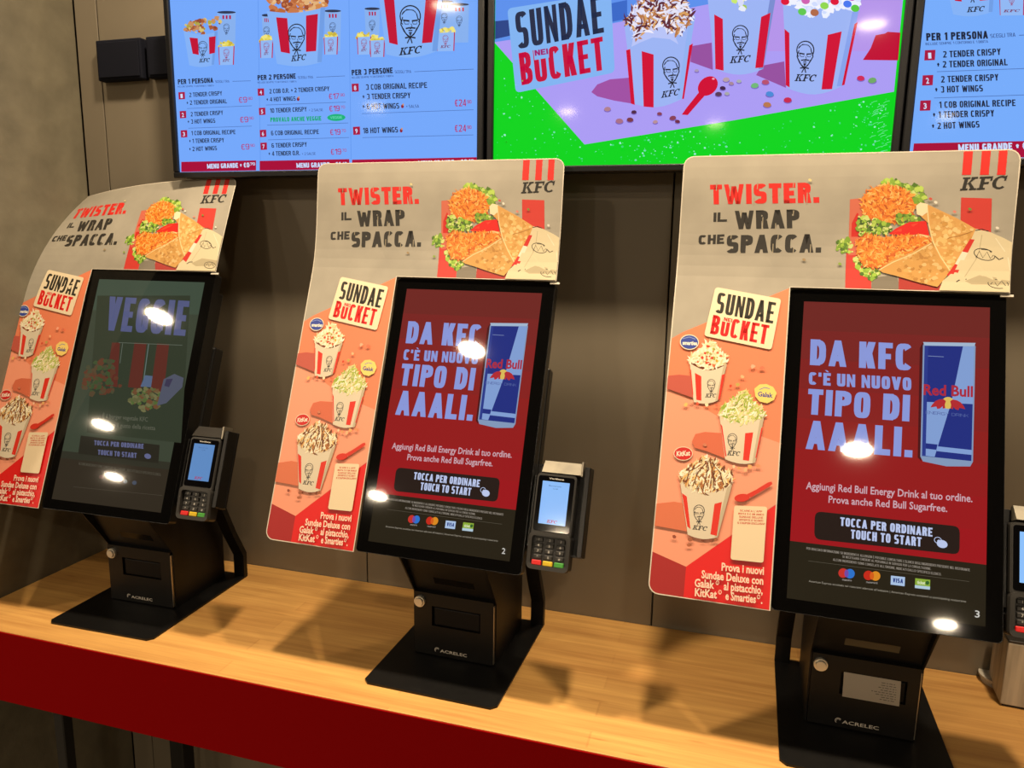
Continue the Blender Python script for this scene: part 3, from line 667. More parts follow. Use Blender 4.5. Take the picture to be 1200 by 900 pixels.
# ------------------------------------------------------------------ kiosk screens
GL = lambda c: mat(c, 0.035, emit=1.0, spec=0.5)
AW, AH = 0.134, 0.476
def energy_art():
    a = Art(lambda x, y: screen_uv(2, x, y), step=0.000015, base=0.00015); a.bg = '1c1810'
    lft = screen_uv(2, 926.8, 633.3)[1]; rgt = screen_uv(2, 1157.8, 662.7)[1]; vb = (lft + rgt) / 2
    shades = ['6e2420', '782220', '801f1e', '861e1d', '8c1c1b', '92181a', '96151a', '9a121a']
    a.l += 1; L0 = a.l
    for k in range(8):
        t0 = AH - (AH - vb) * k / 8; t1 = AH - (AH - vb) * (k + 1) / 8
        a.raw([(-AW, t0), (AW, t0), (AW, t1), (-AW, t1)], shades[k], L0)
    a.raw([(-AW, 0), (AW, 0), (AW, vb), (-AW, vb)], '241e12')
    WT = '8896d6'
    def t(s, bl, br, tl, b=.04, c=WT): a.text(s, bl, br, tl, c, b)
    t('DA KFC', (949, 427.7), (1069, 434.5), (950, 397.5), .065); t("C'È UN NUOVO", (947.7, 450.6), (1068, 457.8), (948, 436), .055)
    t('TIPO DI', (945.6, 485.4), (1065.5, 494), (947.4, 455.6), .065); t('AAALI.', (944, 526), (1069, 536.2), (946, 492.5), .065)
    t('Aggiungi Red Bull Energy Drink al tuo ordine.', (944.4, 573), (1139.5, 588.5), (944.9, 564.2), .015, 'c9a6b0')
    t('Prova anche Red Bull Sugarfree.', (970.8, 589), (1110, 600), (971.2, 580.3), .015, 'c9a6b0')
    # button
    q = [(955, 599), (1124.8, 617), (1124.3, 650), (954, 631.8)]; pts = []
    for k in range(4):
        A, B, C = q[k - 1], q[k], q[(k + 1) % 4]; s = 8; p = lerp(B, A, s / math.dist(A, B)); r = lerp(B, C, s / math.dist(B, C))
        for j in range(5): pts.append(lerp(lerp(p, B, j / 4), lerp(B, r, j / 4), j / 4))
    a.poly(pts, '241814')
    t('TOCCA PER ORDINARE', (984.4, 616), (1092.6, 629), (984.8, 606), .04, 'b8c4e8'); t('TOUCH TO START', (996.8, 631), (1079.7, 640.6), (997.2, 620.5), .04, 'b8c4e8')
    a.ell((1104, 637.5), 6.5, 4.6, 'b8c4e8', .3); a.ell((1099, 633), 4.2, 3.4, 'b8c4e8', .3, ring=.0009); a.stroke([(1099, 633), (1103, 637)], .0035, 'b8c4e8')
    # small print, cards
    G = '8d8478'
    t('PER QUALSIASI INFORMAZIONE SU INGREDIENTI E ALLERGENI È POSSIBILE CONSULTARE L’ELENCO DEGLI INGREDIENTI PRESENTE NEL RISTORANTE', (945, 643.8), (1136.6, 669.5), (945, 641), 0, G)
    t('SE NECESSARIO CHIEDERE AL PERSONALE IN SERVIZIO PER LA CONSULTAZIONE.', (987, 653.5), (1091, 668), (987, 650.8), 0, G)
    t('ALCUNI INGREDIENTI SONO CONGELATI ALL’ORIGINE, INDICATI DALLO SPECIFICO ELENCO.', (976, 657), (1103, 674.5), (976, 654.2), 0, G)
    a.stroke([(947, 657.2), (1135.8, 681.5)], .0005, '5c5648')
    a.ell((988, 671.5), 5.6, 5.6, 'c03028', 0, 18); a.ell((996, 672.3), 5.6, 5.6, '2a70c8', 0, 18); a.ell((992, 672), 2.5, 4.6, '7048a0', 0, 12)
    a.ell((1017.5, 674.3), 5.6, 5.6, 'c02818', 0, 18); a.ell((1026, 675), 5.6, 5.6, 'd88820', 0, 18); a.ell((1021.7, 674.8), 2.5, 4.6, 'd05c18', 0, 12)
    t('maestro', (987, 680.2), (998, 681.3), (987, 677.5), 0, 'b0a8a0'); t('mastercard', (1015, 683), (1028, 684.3), (1015, 680.5), 0, 'b0a8a0')
    a.poly([(1044, 674.5), (1060.5, 676.3), (1060, 687), (1043.6, 685)], 'a8c0e0'); t('VISA', (1046, 682.2), (1058, 683.6), (1046.4, 677.2), .04, '203880')
    a.poly([(1072.5, 677.5), (1090, 679.5), (1089.6, 691), (1072, 689)], '88a838'); a.poly([(1072, 685.5), (1089.8, 687.5), (1089.6, 691), (1072, 689)], 'b0c8d8'); t('ticket', (1074.5, 684), (1084, 685.2), (1074.7, 679.8), .02, 'e0e8c0'); a.ell((1086.6, 683), 2.3, 2.3, '306028')
    t('American Express accettata nei ristoranti aderenti all’iniziativa | American Express accepted at participating restaurants', (947.7, 682), (1132, 706), (947.7, 679.5), 0, '9c9484')
    # can
    cw = (1141 - 1079); C = lambda x, y: (1081.6 + (1143.2 - 1081.6) * x + (-3.3) * y, 401 + 1.0 * x + (540.5 - 401) * y + 4 * x * y)
    rr = [(0.03, 0.0), (.97, 0.0), (1, .03), (1, .97), (.95, 1.01), (.5, 1.025), (.05, 1.0), (0, .96), (0, .03)]
    a.poly([C(*q) for q in [(-.06, .05), (.0, .0), (.02, 1.0), (-.05, .97)]], '4a1014')
    a.poly([C(*q) for q in rr], '8096b8'); a.poly([C(*q) for q in [(.03, .03), (.97, .03), (.97, .965), (.03, .955)]], '1e2c7c')
    SB = '7f9cd0'
    a.poly([C(*q) for q in [(.76, .03), (.97, .03), (.97, .5), (.56, .5)]], SB); a.poly([C(*q) for q in [(.03, .5), (.56, .5), (.27, .955), (.03, .95)]], SB)
    a.poly([C(*q) for q in [(.03, .845), (.32, .85), (.30, .895), (.03, .89)]], '1e2c7c'); a.poly([C(*q) for q in [(.32, .865), (.97, .875), (.97, .915), (.305, .905)]], SB)
    a.stroke([C(.06, .115), C(.4, .12)], .0008, '8090b8'); a.poly([C(*q) for q in [(.03, .03), (.1, .03), (.1, .95), (.03, .95)]], '283888')
    t('Red Bull', C(.03, .44), C(.97, .44), C(.03, .35), .03, 'a8283c')
    a.ell(C(.5, .5), 7.5, 7, 'd8b858', 0, 18)
    for s in (-1, 1):
        B = lambda x, y: C(.5 + s * x, y)
        a.poly([B(*q) for q in [(.04, .485), (.09, .47), (.17, .475), (.24, .49), (.3, .52), (.33, .545), (.27, .54), (.22, .535), (.2, .555), (.15, .55), (.1, .53), (.1, .55), (.05, .545), (.06, .515)]], 'b02830')
    t('ENERGY DRINK', C(.08, .6), C(.9, .61), C(.08, .575), 0, '50609c')
    a.poly([C(*q) for q in [(.0, .0), (1, .0), (.97, .028), (.03, .028)]], 'a0b4cc')
    return a
def veggie_art():
    a = Art(lambda x, y: screen_uv(0, x, y), step=0.000015, base=0.00015); a.bg = '2c2c22'
    a.raw([(-AW, .1), (AW, .1), (AW, AH), (-AW, AH)], '384032'); a.raw([(-AW, AH - .07), (AW, AH - .07), (AW, AH), (-AW, AH)], '3c4a3c')
    q = lambda *p: [(80 + x / 3.2143, 320 + y / 3.2143) for x, y in p]
    vb = screen_uv(0, 80 + 180 / 3.2143, 320 + 719 / 3.2143)[1]
    a.poly(q((110, 85), (460, 85), (425, 640), (70, 600)), '2e3628'); a.raw([(-AW, 0), (AW, 0), (AW, vb), (-AW, vb)], '2e271d')
    a.text('VEGGIE', q((137, 215))[0], q((440, 237))[0], q((157, 88))[0], '50567c', .2)
    a.l += 1; L = a.l
    for pts in (((165, 262), (195, 262), (185, 430), (140, 425)), ((250, 262), (295, 265), (275, 435), (225, 430)), ((335, 265), (380, 268), (360, 450), (310, 445)),): a.poly(q(*pts), '582820', L)
    a.stroke(q((190, 262), (430, 272)), .0012, '5c6458'); a.stroke(q((205, 265), (195, 340)), .0016, '5a6258'); a.stroke(q((303, 268), (285, 400)), .0022, '5c6c68')
    a.poly(q((290, 385), (318, 388), (312, 430), (272, 428)), '50607c')
    a.scatter(q((50, 440), (80, 330), (160, 320), (200, 420), (195, 455), (100, 460)), ['444430', '5a3424', '3a4a2c', '50402c'], 110, 3.2, 21, 6)
    a.scatter(q((230, 480), (245, 440), (300, 430), (360, 450), (345, 500), (280, 520)), ['5a5a38', '4c6030', '66452c', '6a6844'], 110, 3, 22, 6)
    a.poly(q((360, 400), (400, 380), (435, 395), (430, 430), (370, 490), (335, 500)), '4c5060'); a.poly(q((370, 400), (395, 398), (380, 430), (362, 425)), '38344c')
    a.text('È il burger vegetale KFC', q((130, 545))[0], q((300, 560))[0], q((131, 528))[0], '56584a', .01); a.text('con tutto il gusto della ricetta', q((110, 575))[0], q((328, 592))[0], q((111, 558))[0], '56584a', .01)
    a.poly(q((48, 612), (345, 648), (340, 716), (38, 680)), '24221a')
    a.text('TOCCA PER ORDINARE', q((98, 648))[0], q((284, 662))[0], q((99, 630))[0], '5c6084', .04); a.text('TOUCH TO START', q((112, 684))[0], q((258, 697))[0], q((113, 665))[0], '5c6084', .04)
    a.ell(q((300, 690))[0], 4, 3, '5c6084', .3)
    a.stroke(q((20, 805), (355, 838)), .0006, '4c463a')
    a.text('ALCUNI INGREDIENTI SONO CONGELATI ALL’ORIGINE, INDICATI DALLO SPECIFICO ELENCO.', q((40, 722))[0], q((350, 765))[0], q((40, 712))[0], '4a463a', 0)
    for x, y, c in ((125, 768, '48302c'), (165, 772, '503428'), (250, 790, '404858'), (215, 785, '484c54')): a.ell(q((x, y))[0], 2.6, 2.4, c)
    return a

# ------------------------------------------------------------------ promotional board art
PU0, PU1, PV0, PV1, PUI, PVI = -0.343, 0.159, -0.022, 0.713, -0.1575, 0.4985
def board_outline():
    r = 0.016
    def arc(cx, cy, a0, n=5): return [(cx + r * math.cos(math.radians(a0 + 90 * k / n)), cy + r * math.sin(math.radians(a0 + 90 * k / n))) for k in range(n + 1)]
    return arc(PU1 - r, PV1 - r, 0) + arc(PU0 + r, PV1 - r, 90) + arc(PU0 + r, PV0 + r, 180) + [(PUI, PV0), (PUI, PVI), (PU1, PVI)]
def poster_art():
    def board_uv(px, py):
        u, v = poster_uv(px, py)
        u = min(max(u, PU0 + .0008), PU1 - .0008); v = min(max(v, PV0 + .0008), PV1 - .0008)
        if u > PUI and PVI - .05 < v < PVI + .0008: v = PVI + .0008
        return (u, v)
    a = Art(board_uv, step=0.000015, base=0.00125)
    ol = board_outline()
    A = poster_uv
    OR, SAL, RED, DRED = 'e4805a', 'f09a7a', 'dc1010', 'a41a1a'
    e = .0008
    l0 = A(787, 395); l1 = A(800, 389.5); l2 = A(924.5, 337)
    a.raw([(PU0 + e, l0[1] - .003), l1, (PUI - e, PVI - .002), (PUI - e, A(903, 590)[1]), A(804, 664), (PU0 + e, A(770, 647)[1])], OR)
    # lighter ground of the lower scene
    a.raw([(PU0 + e, A(784, 456)[1]), A(812, 470), A(860, 500), A(916, 520), (PUI - e, A(916, 520)[1]), (PUI - e, A(903, 590)[1]), A(804, 664), (PU0 + e, A(770, 647)[1])], SAL)
    a.raw([(PUI - e, A(907, 591)[1]), A(804, 664), (A(801, 700)[0], PV0 + e), (PUI - e, PV0 + e)], RED)
    r = .016; arc = [(PU0 + r + (r - e) * math.cos(math.radians(180 + 90 * k / 5)), PV0 + r + (r - e) * math.sin(math.radians(180 + 90 * k / 5))) for k in range(6)]
    a.raw([A(804, 664), (PU0 + e, A(770, 647)[1])] + arc + [(A(801, 700)[0], PV0 + e)], DRED)
    a.stroke(ol + [ol[0]], .0018, 'd6cdbb', mapped=True)
    # lettering on the grey head
    def t(s, bl, br, tl, c, b=.03): a.text(s, bl, br, tl, c, b)
    INK, RD = '2e2a26', 'd8241c'
    t('TWISTER.', (832.5, 240), (960, 238), (832, 217), RD, .055); t('IL', (836, 260.5), (852, 260), (836.4, 249.5), INK, .05); t('WRAP', (861.5, 269), (937, 267.8), (861, 247.5), INK, .05)
    t('CHE', (818.5, 287), (848.5, 286), (819, 276), INK, .05); t('SPACCA.', (851, 297), (962, 296.4), (852, 276), INK, .05)
    GB = 'a49880'
    a.l += 1; L = a.l
    for x, y0, y1 in ((840, 215, 224), (856, 218, 230), (888, 214, 222), (884, 232, 241), (914, 226, 229.5), (930, 215, 220), (946, 226, 240), (869, 247, 254), (894, 255, 269), (909, 262, 269), (930, 247, 253), (857, 276, 280), (868, 292, 297), (906, 286, 297), (912, 275, 281), (930, 291, 297), (950, 285, 297)):
        a.stroke([(x, y0), (x - .6, y1)], .0013, GB, L)
    # stripes and initials
    a.l += 1; L = a.l
    for x0, x1 in ((1127, 1137.6), (1148, 1158.4), (1168, 1178)):
        b0 = A(x0, 205.5); b1 = A(x1, 205)
        a.raw([(b0[0], b0[1]), (b1[0], b0[1]), (b1[0], PV1 - e), (b0[0], PV1 - e)], RD, L)
    initials(a, (1124.5, 223.7), (1180, 221.5), (1124.8, 208.6), '24221e')
    # red bars behind the food
    a.l += 1; L = a.l; FR = 'c83830'
    a.poly([(1126, 232), (1162, 233), (1161, 276), (1125, 270)], FR, L); a.poly([(996, 234), (1016, 232), (1012, 300), (994, 300)], 'cc6850', L)
    a.raw([A(991.5, 297), A(1022, 297), (A(1021, 334)[0], PVI + e), (A(990.5, 334)[0], PVI + e)], FR, L); a.raw([A(1053, 322), A(1085, 322), (A(1113, 336)[0], PVI + e), (A(1053, 336)[0], PVI + e)], 'a83028', L)
    a.raw([A(1022, 326), A(1050, 322), (A(1056, 336)[0], PVI + e), (A(1021, 336)[0], PVI + e)], '7c7464', L)
    LET = ['7aa030', '9ac040', '5c8426', 'b4d05c', '86ac38', '4c701e', 'c8d880']
    CH = ['e8882c', 'f09c3c', 'dc701c', 'f2aa50', 'e47c22', 'cc6018', 'f4b868', 'ea8c2c', 'b85010']
    TOR = ['d8a860', 'e2b870', 'c89448', 'e8c484', 'd09c54']
    a.poly([(997, 285), (998, 262), (1004, 250), (1010, 252), (1006, 285), (1004, 290)], 'c82018')
    a.scatter([(1030, 222), (1034, 211), (1046, 208), (1058, 217), (1072, 216), (1086, 228), (1085, 238), (1068, 240)], LET, 110, 3.2, 31)
    a.scatter([(981, 293), (981, 283), (993, 280), (1000, 288), (999, 297), (986, 297)], LET, 50, 2.6, 32)
    a.scatter([(1001, 300), (1008, 302), (1022, 314), (1032, 320), (1028, 328), (1014, 326), (1003, 315)], LET, 70, 3, 33)
    a.scatter([(1008, 240), (1012, 228), (1024, 219), (1040, 216), (1056, 220), (1068, 228), (1073, 240), (1070, 254), (1048, 263), (1030, 262), (1012, 254)], CH, 460, 2.8, 34, 14, 1)
    a.scatter([(1003, 268), (1006, 254), (1020, 255), (1034, 260), (1046, 266), (1040, 274), (1022, 276), (1006, 276)], LET + ['e8e0b0', '3c5820'], 130, 3, 35)
    a.scatter([(1048, 258), (1052, 252), (1068, 251), (1078, 256), (1074, 263), (1056, 266)], LET, 60, 2.6, 36)
    a.poly([(1041, 275), (1050, 268), (1065, 261), (1085, 259.5), (1089, 278), (1078, 275), (1060, 277)], 'd81810'); a.poly([(1046, 273), (1062, 265), (1076, 262), (1070, 266), (1056, 272)], 'ee4028')
    a.poly([(1088, 277), (1078, 275), (1062, 277), (1060, 280), (1088, 281)], 'ecc488')
    a.scatter([(1002, 284), (1012, 275), (1030, 278), (1060, 277), (1089, 279), (1092, 286), (1064, 300), (1040, 310), (1030, 314), (1016, 314), (1006, 304)], CH, 620, 2.8, 37, 14, 1)
    # folded flatbread
    a.poly([(1073, 242), (1078, 238), (1086, 240), (1120, 256), (1143, 269), (1137, 284), (1128, 300), (1112, 320), (1100, 304), (1091, 282), (1087, 262), (1076, 252)], 'd4a058')
    a.scatter([(1087, 246), (1118, 259), (1139, 270), (1128, 296), (1112, 314), (1102, 300), (1092, 276)], TOR, 150, 3.2, 38)
    a.stroke([(1086, 242), (1088, 264), (1093, 284), (1102, 302), (1113, 318)], .0016, 'f0d49c'); a.stroke([(1110, 280), (1124, 277), (1139, 272)], .0010, 'a87434')
    a.poly([(1073, 242), (1078, 238), (1087, 240), (1086, 250), (1080, 254), (1074, 252)], 'f0dcb4')
    a.poly([(1029, 317), (1044, 306), (1068, 296), (1091, 284), (1098, 298), (1106, 312), (1112, 321), (1098, 337), (1074, 331), (1050, 324), (1034, 320)], 'cc9850')
    a.scatter([(1040, 315), (1066, 300), (1089, 288), (1106, 316), (1096, 333), (1060, 325)], ['c08c44', 'd4a45c', 'b07c38', 'dcb478', 'c89850'], 160, 3, 39)
    a.stroke([(1030, 317), (1046, 308), (1070, 298), (1091, 286)], .0014, 'ecd09a')
    # paper wrap
    a.raw([A(1143, 269), A(1160, 273), A(1176, 280), (PU1 - e, A(1188, 285)[1]), (PU1 - e, PVI + e), (A(1100, 337)[0], PVI + e), A(1104, 330), A(1118, 318), A(1130, 296), A(1138, 280)], 'd4c6a2')
    a.l += 1; L = a.l
    a.poly([(1136, 281), (1141.5, 281.5), (1133.5, 297), (1127, 295.5)], 'c82820', L); a.poly([(1118.5, 310), (1126, 312.5), (1118, 328), (1109, 323)], 'c82820', L); a.poly([(1127, 295.5), (1133.5, 297), (1126, 312.5), (1118.5, 310)], 'e4dcc4', L)
    a.stroke([(1150, 276), (1146, 300), (1128, 328)], .0012, 'b8aa88'); a.stroke([(1166, 280), (1180, 300), (1186, 318)], .0012, 'e6dcc0'); a.poly([(1130, 330), (1150, 322), (1186, 326), (1186, 334), (1140, 335)], 'b4a684')
    K = '201c1a'; a.l += 1; L = a.l
    a.ell((1153, 299), 12.5, 6.5, K, .25, 18, L, .0011); a.stroke([(1143, 303), (1147, 295), (1151, 303), (1156, 296), (1160, 304), (1164, 299)], .0011, K, L); a.stroke([(1164, 300), (1170, 305), (1175, 303)], .0014, K, L); a.stroke([(1149, 293), (1158, 294), (1162, 298)], .001, K, L)
    a.ell((1169, 333.5), 12, 5.2, K, .1, 18, L, .0011); a.stroke([(1160, 334), (1164, 330), (1168, 336), (1173, 330), (1178, 336)], .0011, K, L); a.stroke([(1120, 331), (1125, 328), (1132, 328)], .0016, K, L); a.stroke([(1142, 271), (1150, 269.5), (1158, 272)], .0012, K, L)
    for x, y, c in ((1096, 238, 'e8e0d0'), (1118, 249, 'd88070'), (1136, 246, '6c8834'), (984, 310, '86a040'), (1168, 268, 'e0d8c8'), (949, 212, 'd8c890'), (942, 305, '9a8460'), (1090, 234, 'c85040')): a.ell((x, y), 2.2, 1.6, c, .4, 7)
    # sundae card
    q = [(838.5, 337), (915.5, 351), (904, 410.5), (825, 394)]; pts = []
    for k in range(4):
        P0, B, C = q[k - 1], q[k], q[(k + 1) % 4]; s = 4; p = lerp(B, P0, s / math.dist(P0, B)); r2 = lerp(B, C, s / math.dist(B, C))
        for j in range(5): pts.append(lerp(lerp(p, B, j / 4), lerp(B, r2, j / 4), j / 4))
    a.poly(pts, 'ead8b4')
    t('SUNDAE', (837.8, 367), (905.5, 380), (842, 343), '2c2820', .05); t('BUCKET', (832, 391.5), (898, 404.5), (836, 369.5), RED, .04)
    a.poly([(847.5, 371), (858.6, 373), (858, 379.5), (846.5, 377)], 'ead8b4'); t('NEI', (848, 376.5), (857.7, 378.5), (848.8, 372.3), RED, .04)
    # badges
    a.ell((808, 401.5), 11.2, 9, 'e8dcc0', .05, 22); a.ell((808, 401.5), 10.2, 8, '34489c', .05, 22); t('smarties', (800, 404.3), (817, 405), (800, 399.6), 'f0ecd8', .04); a.stroke([(800, 397.5), (808, 395.5), (815, 398)], .0012, '8898d0')
    a.poly([(884, 456), (890, 451), (898, 450.5), (906, 454), (910, 461), (907, 469), (899, 473), (890, 471), (885, 465)], 'f0d070'); t('Galak', (888, 464.5), (905.5, 466.5), (888.2, 459), '243a90', .03); a.stroke([(890, 457), (896, 454.5), (902, 456)], .0012, '506cb0')
    a.ell((800.8, 531.8), 11.3, 8.3, 'e0cdb0', 0, 22); a.ell((800.8, 531.8), 10.4, 7.4, 'c8201c', 0, 22); t('KitKat', (793, 534.8), (809, 533.8), (793, 529), 'f0e0cc', .035)
    # cups
    SH = 'bc5444'
    a.raw([(PU0 + e, A(786, 441)[1]), A(796, 439.5), A(811, 441), A(813, 467), (PU0 + e, A(784, 456)[1])], SH)
    a.poly([(811, 518), (815, 509), (826, 506.5), (848, 508), (851, 538), (828, 529), (814, 525)], 'd06848')
    a.raw([(PU0 + e, A(776, 591)[1]), A(790, 588), A(801, 590), A(806, 623), (PU0 + e, A(775, 617)[1])], 'd4704c')
    BD, SD, RD2 = 'd8cab0', 'bcab90', 'd82c18'
    W = ['f4e8c8', 'ecdcae', 'f8f0d8', 'e0cc98']
    cup(a, (808.5, 426), (852, 427), (841, 470), (813, 471.5), BD, SD, RD2, [[(814.5, 437.5), (822, 441.5), (822, 470), (816.2, 469)], [(846, 440), (849.6, 438.5), (843.8, 468), (841.4, 469)], [(808.6, 433), (810, 434), (812.6, 462), (812, 466)]], ((833.6, 453.5), 17), ((826.4, 466.2), (839, 466.2), (827, 461.8)), rim=.18)
    a.scatter([(807, 424), (811, 415), (820, 411), (826, 403), (834, 399.5), (840, 404), (844, 412), (852, 418), (851, 427), (840, 431), (833, 434), (820, 430)], W, 200, 3, 41, 8, 2.2)
    a.scatter([(809, 422), (820, 411), (834, 401), (841, 410), (850, 420), (836, 430), (815, 428)], ['c83820', 'd8a020', 'a8a040', 'd06838', 'f4e8c8'], 34, 2, 42, 4)
    cup(a, (843, 486), (896, 486), (885, 542.5), (849.8, 538.5), BD, SD, RD2, [[(873.3, 508), (882.6, 507), (877.6, 540.4), (870.6, 539.4)], [(892, 502), (894, 501), (886.6, 536), (885, 537.5)], [(844.5, 497), (846.5, 500), (851.4, 535), (850, 535)]], ((858.2, 518.5), 20), ((852, 533.6), (867, 534.8), (852.6, 528.4)), rim=.16)
    a.scatter([(843, 486), (844, 478), (854, 472), (862, 464), (871, 459), (877, 461), (882, 470), (895, 480), (896, 488), (884, 494), (872, 497), (856, 493)], W + ['a8b848', 'c4cc70', '90a838', 'dcd890'], 380, 3, 43, 12, 2.3)
    for k, pts in enumerate([[(850, 488), (852, 478), (862, 478), (866, 486)], [(862, 474), (870, 466), (876, 472), (874, 482)], [(876, 486), (884, 478), (892, 486)]]): a.stroke(pts, .0022, ('f6ecc8', '9cac40', 'b8c460')[k])
    cup(a, (797, 563.5), (858.5, 566), (841, 629.5), (806, 626.5), BD, SD, RD2, [[(799.3, 578), (805, 582), (809.3, 620), (805.6, 617)], [(837.4, 590.6), (846, 588.4), (840, 628), (832.6, 626.2)]], ((819.3, 603.5), 23), ((811.5, 620.4), (828.6, 622.4), (812.2, 615.2)), rim=.18)
    a.scatter([(796, 562), (799, 552), (808, 547), (816, 540), (827, 534.5), (836, 538), (844, 546), (857, 554), (859, 566), (846, 572), (826, 579), (812, 573)], W + ['8c5028', '6c3c20', 'c89050', 'a86834', 'e8b870'], 480, 3.2, 44, 12, 1.9)
    for k, pts in enumerate([[(804, 566), (808, 552), (818, 548)], [(812, 570), (818, 554), (828, 542)], [(824, 574), (828, 558), (830, 540)], [(836, 572), (836, 556), (832, 540)], [(848, 568), (844, 554), (834, 542)]]): a.stroke(pts, .0015, '5c3018')
    for k, pts in enumerate([[(808, 568), (813, 552), (822, 546)], [(830, 574), (833, 558), (831, 542)], [(852, 566), (846, 554), (838, 546)]]): a.stroke(pts, .0018, 'f4e6c4')
    # spoon, crumbs
    a.ell((869.5, 583.5), 9, 4.6, 'd02c18', -.1, 18); a.poly([(874, 580), (886, 574), (900, 565.5), (904, 564.5), (905, 567.5), (902, 570), (890, 577), (880, 583)], 'd02c18')
    rnd = random.Random(5)
    for x, y, c in ((804, 475, 'e8b868'), (817, 474, 'd05030'), (828, 475, 'f0d8b0'), (856, 453, 'c83c20'), (864, 451, 'b8a050'), (811, 471, 'e0a080'), (840, 475, 'd86848'), (866, 549, 'd89c60'), (878, 547, 'e0a868'), (888, 546, 'd89060'), (860, 547, 'f0c8a0'), (874, 551, 'e0b080'), (790, 629, '904830'), (809, 632, '9c5838'), (824, 633, '7c3c20'), (833, 633, '8c4c30'), (839, 632.5, 'a05c38'), (808, 639, 'a8603c'), (826, 522, 'c87858'), (882, 430, 'f0a888'), (893, 432, 'd87050'), (870, 442, 'f0b080')): a.blob((x, y), rnd.uniform(2, 3.2), c, rnd, a.l + 1, 6)
    a.l += 1
    # small card with terms (its code square is left out)
    q = [(860.5, 592.5), (899, 594), (894.5, 659.5), (856, 655.5)]; pts = []
    for k in range(4):
        P0, B, C = q[k - 1], q[k], q[(k + 1) % 4]; s = 3; p = lerp(B, P0, s / math.dist(P0, B)); r2 = lerp(B, C, s / math.dist(B, C))
        for j in range(4): pts.append(lerp(lerp(p, B, j / 3), lerp(B, r2, j / 3), j / 3))
    a.poly(pts, 'e8d2ae')
    for k, s in enumerate(('SCARICA L’APP', 'INVITA 5 € UN AMICO', 'SUNDAE DELUXE', 'OFFERTE E SCONTI', '5 COUPON ESCLUSIVI')):
        y = 599.5 + 3.6 * k; d = (3, 1, 2, 2, 0)[k]; t(s, (864 + d, y), (896 - d, y + 1.4), (864.2 + d, y - 2.3), 'c83820', .02)
    for s, x0, y0, x1, y1, h in (('Prova i nuovi', 845.5, 668.3, 895, 673.4, 9.4), ('Sundae Deluxe con', 822, 677, 894.3, 685, 9.4), ('Galak', 814, 687, 837, 689.6, 9.6), ('®', 838.5, 685, 842.6, 685.4, 5), ('al pistacchio,', 848, 691, 893.5, 696, 9.6), ('KitKat', 814.3, 698, 840, 701, 9.6), ('®', 841.5, 696, 845.6, 696.4, 5), ('e Smarties', 850, 702.3, 885.6, 706.4, 9.6), ('®', 886.6, 701.5, 890.6, 702, 5), ('.', 891.6, 707, 893.3, 707.3, 9.6)):
        t(s, (x0, y0), (x1, y1), (x0 + .4, y0 - h), 'f4d8c0', .028)
    return a
PAPER = noisy('board_paper', '8e887b', 'a29b8c', 9, 0.38, 0.0, detail=8, pos=(.3, .7))
def INKM(c):          # printing ink on matt board stock, a shade deeper than the screen colour
    return mat(''.join('%02x' % int(int(c[i:i + 2], 16) * .93) for i in (0, 2, 4)), 0.42)
GRID = [(0, [PU0 + (PU1 - PU0) * k / 26 for k in range(1, 26)]), (1, [PV0 + .3 + (PV1 - PV0 - .3) * k / 24 for k in range(0, 24)])]
ART = poster_art()
def make_board(i, label):
    t = empty('promotional_board', KM[i] @ TM); tag(t, label, 'sign board', 'promotional boards around the kiosk screens')
    f = lambda u, v, h: (u, v, 0.004 + bend(i, u, v) + h)
    bm = bmesh.new(); fs = prism(bm, board_outline(), 'z', 0.0, 0.0012)
    bmesh.ops.triangulate(bm, faces=[x for x in bm.faces if len(x.verts) > 4])
    for ax, vals in GRID:
        for q in vals:
            bmesh.ops.bisect_plane(bm, geom=list(bm.verts) + list(bm.edges) + list(bm.faces), plane_co=(q, 0, 0) if ax == 0 else (0, q, 0), plane_no=(1, 0, 0) if ax == 0 else (0, 1, 0), dist=1e-7)
    for v in bm.verts: v.co = Vector(f(*v.co))
    link('sheet', bm, PAPER, t)
    ART.build('print', t, INKM, f, grid=GRID)
    # folded tape tab at the screen's corner
    bm = bmesh.new(); box(bm, PU1 - .012, PU1 + .006, PVI - .006, PVI - .002, .001, .0035, .0006, 1)
    link('tape_tab', bm, mat('cfc8b8', .4), t)
    return t

# ------------------------------------------------------------------ kiosks
STEEL = noisy('black_powder_coat', '070606', '0b0a09', 60, 0.42, 0.02, spec=0.35)
PLAS = mat('0c0b0a', 0.3); CHROME = mat('e8e4d8', 0.3, metal=0.85); DARK = mat('050505', 0.5); EDGE = mat('b0a898', 0.3, metal=0.9)
def print_at(name, parent, mt, s, x0, x1, y, z, h, bold=0.02, axis='y'):
    """one line of lettering on a front (facing -y) face"""
    vs, fs, a, b = textmesh(s, bold)
    bm = bmesh.new(); V = [bm.verts.new((x0 + (q[0] - a) / (b - a) * (x1 - x0), y, z + q[1] / CAP * h)) for q in vs]
    for f in fs:
        if len(set(f)) > 2:
            try: bm.faces.new([V[k] for k in f])
            except ValueError: pass
    bm.normal_update()
    for f in [f for f in bm.faces if f.normal.y > 0]: f.normal_flip()
    return link(name, bm, mt, parent)
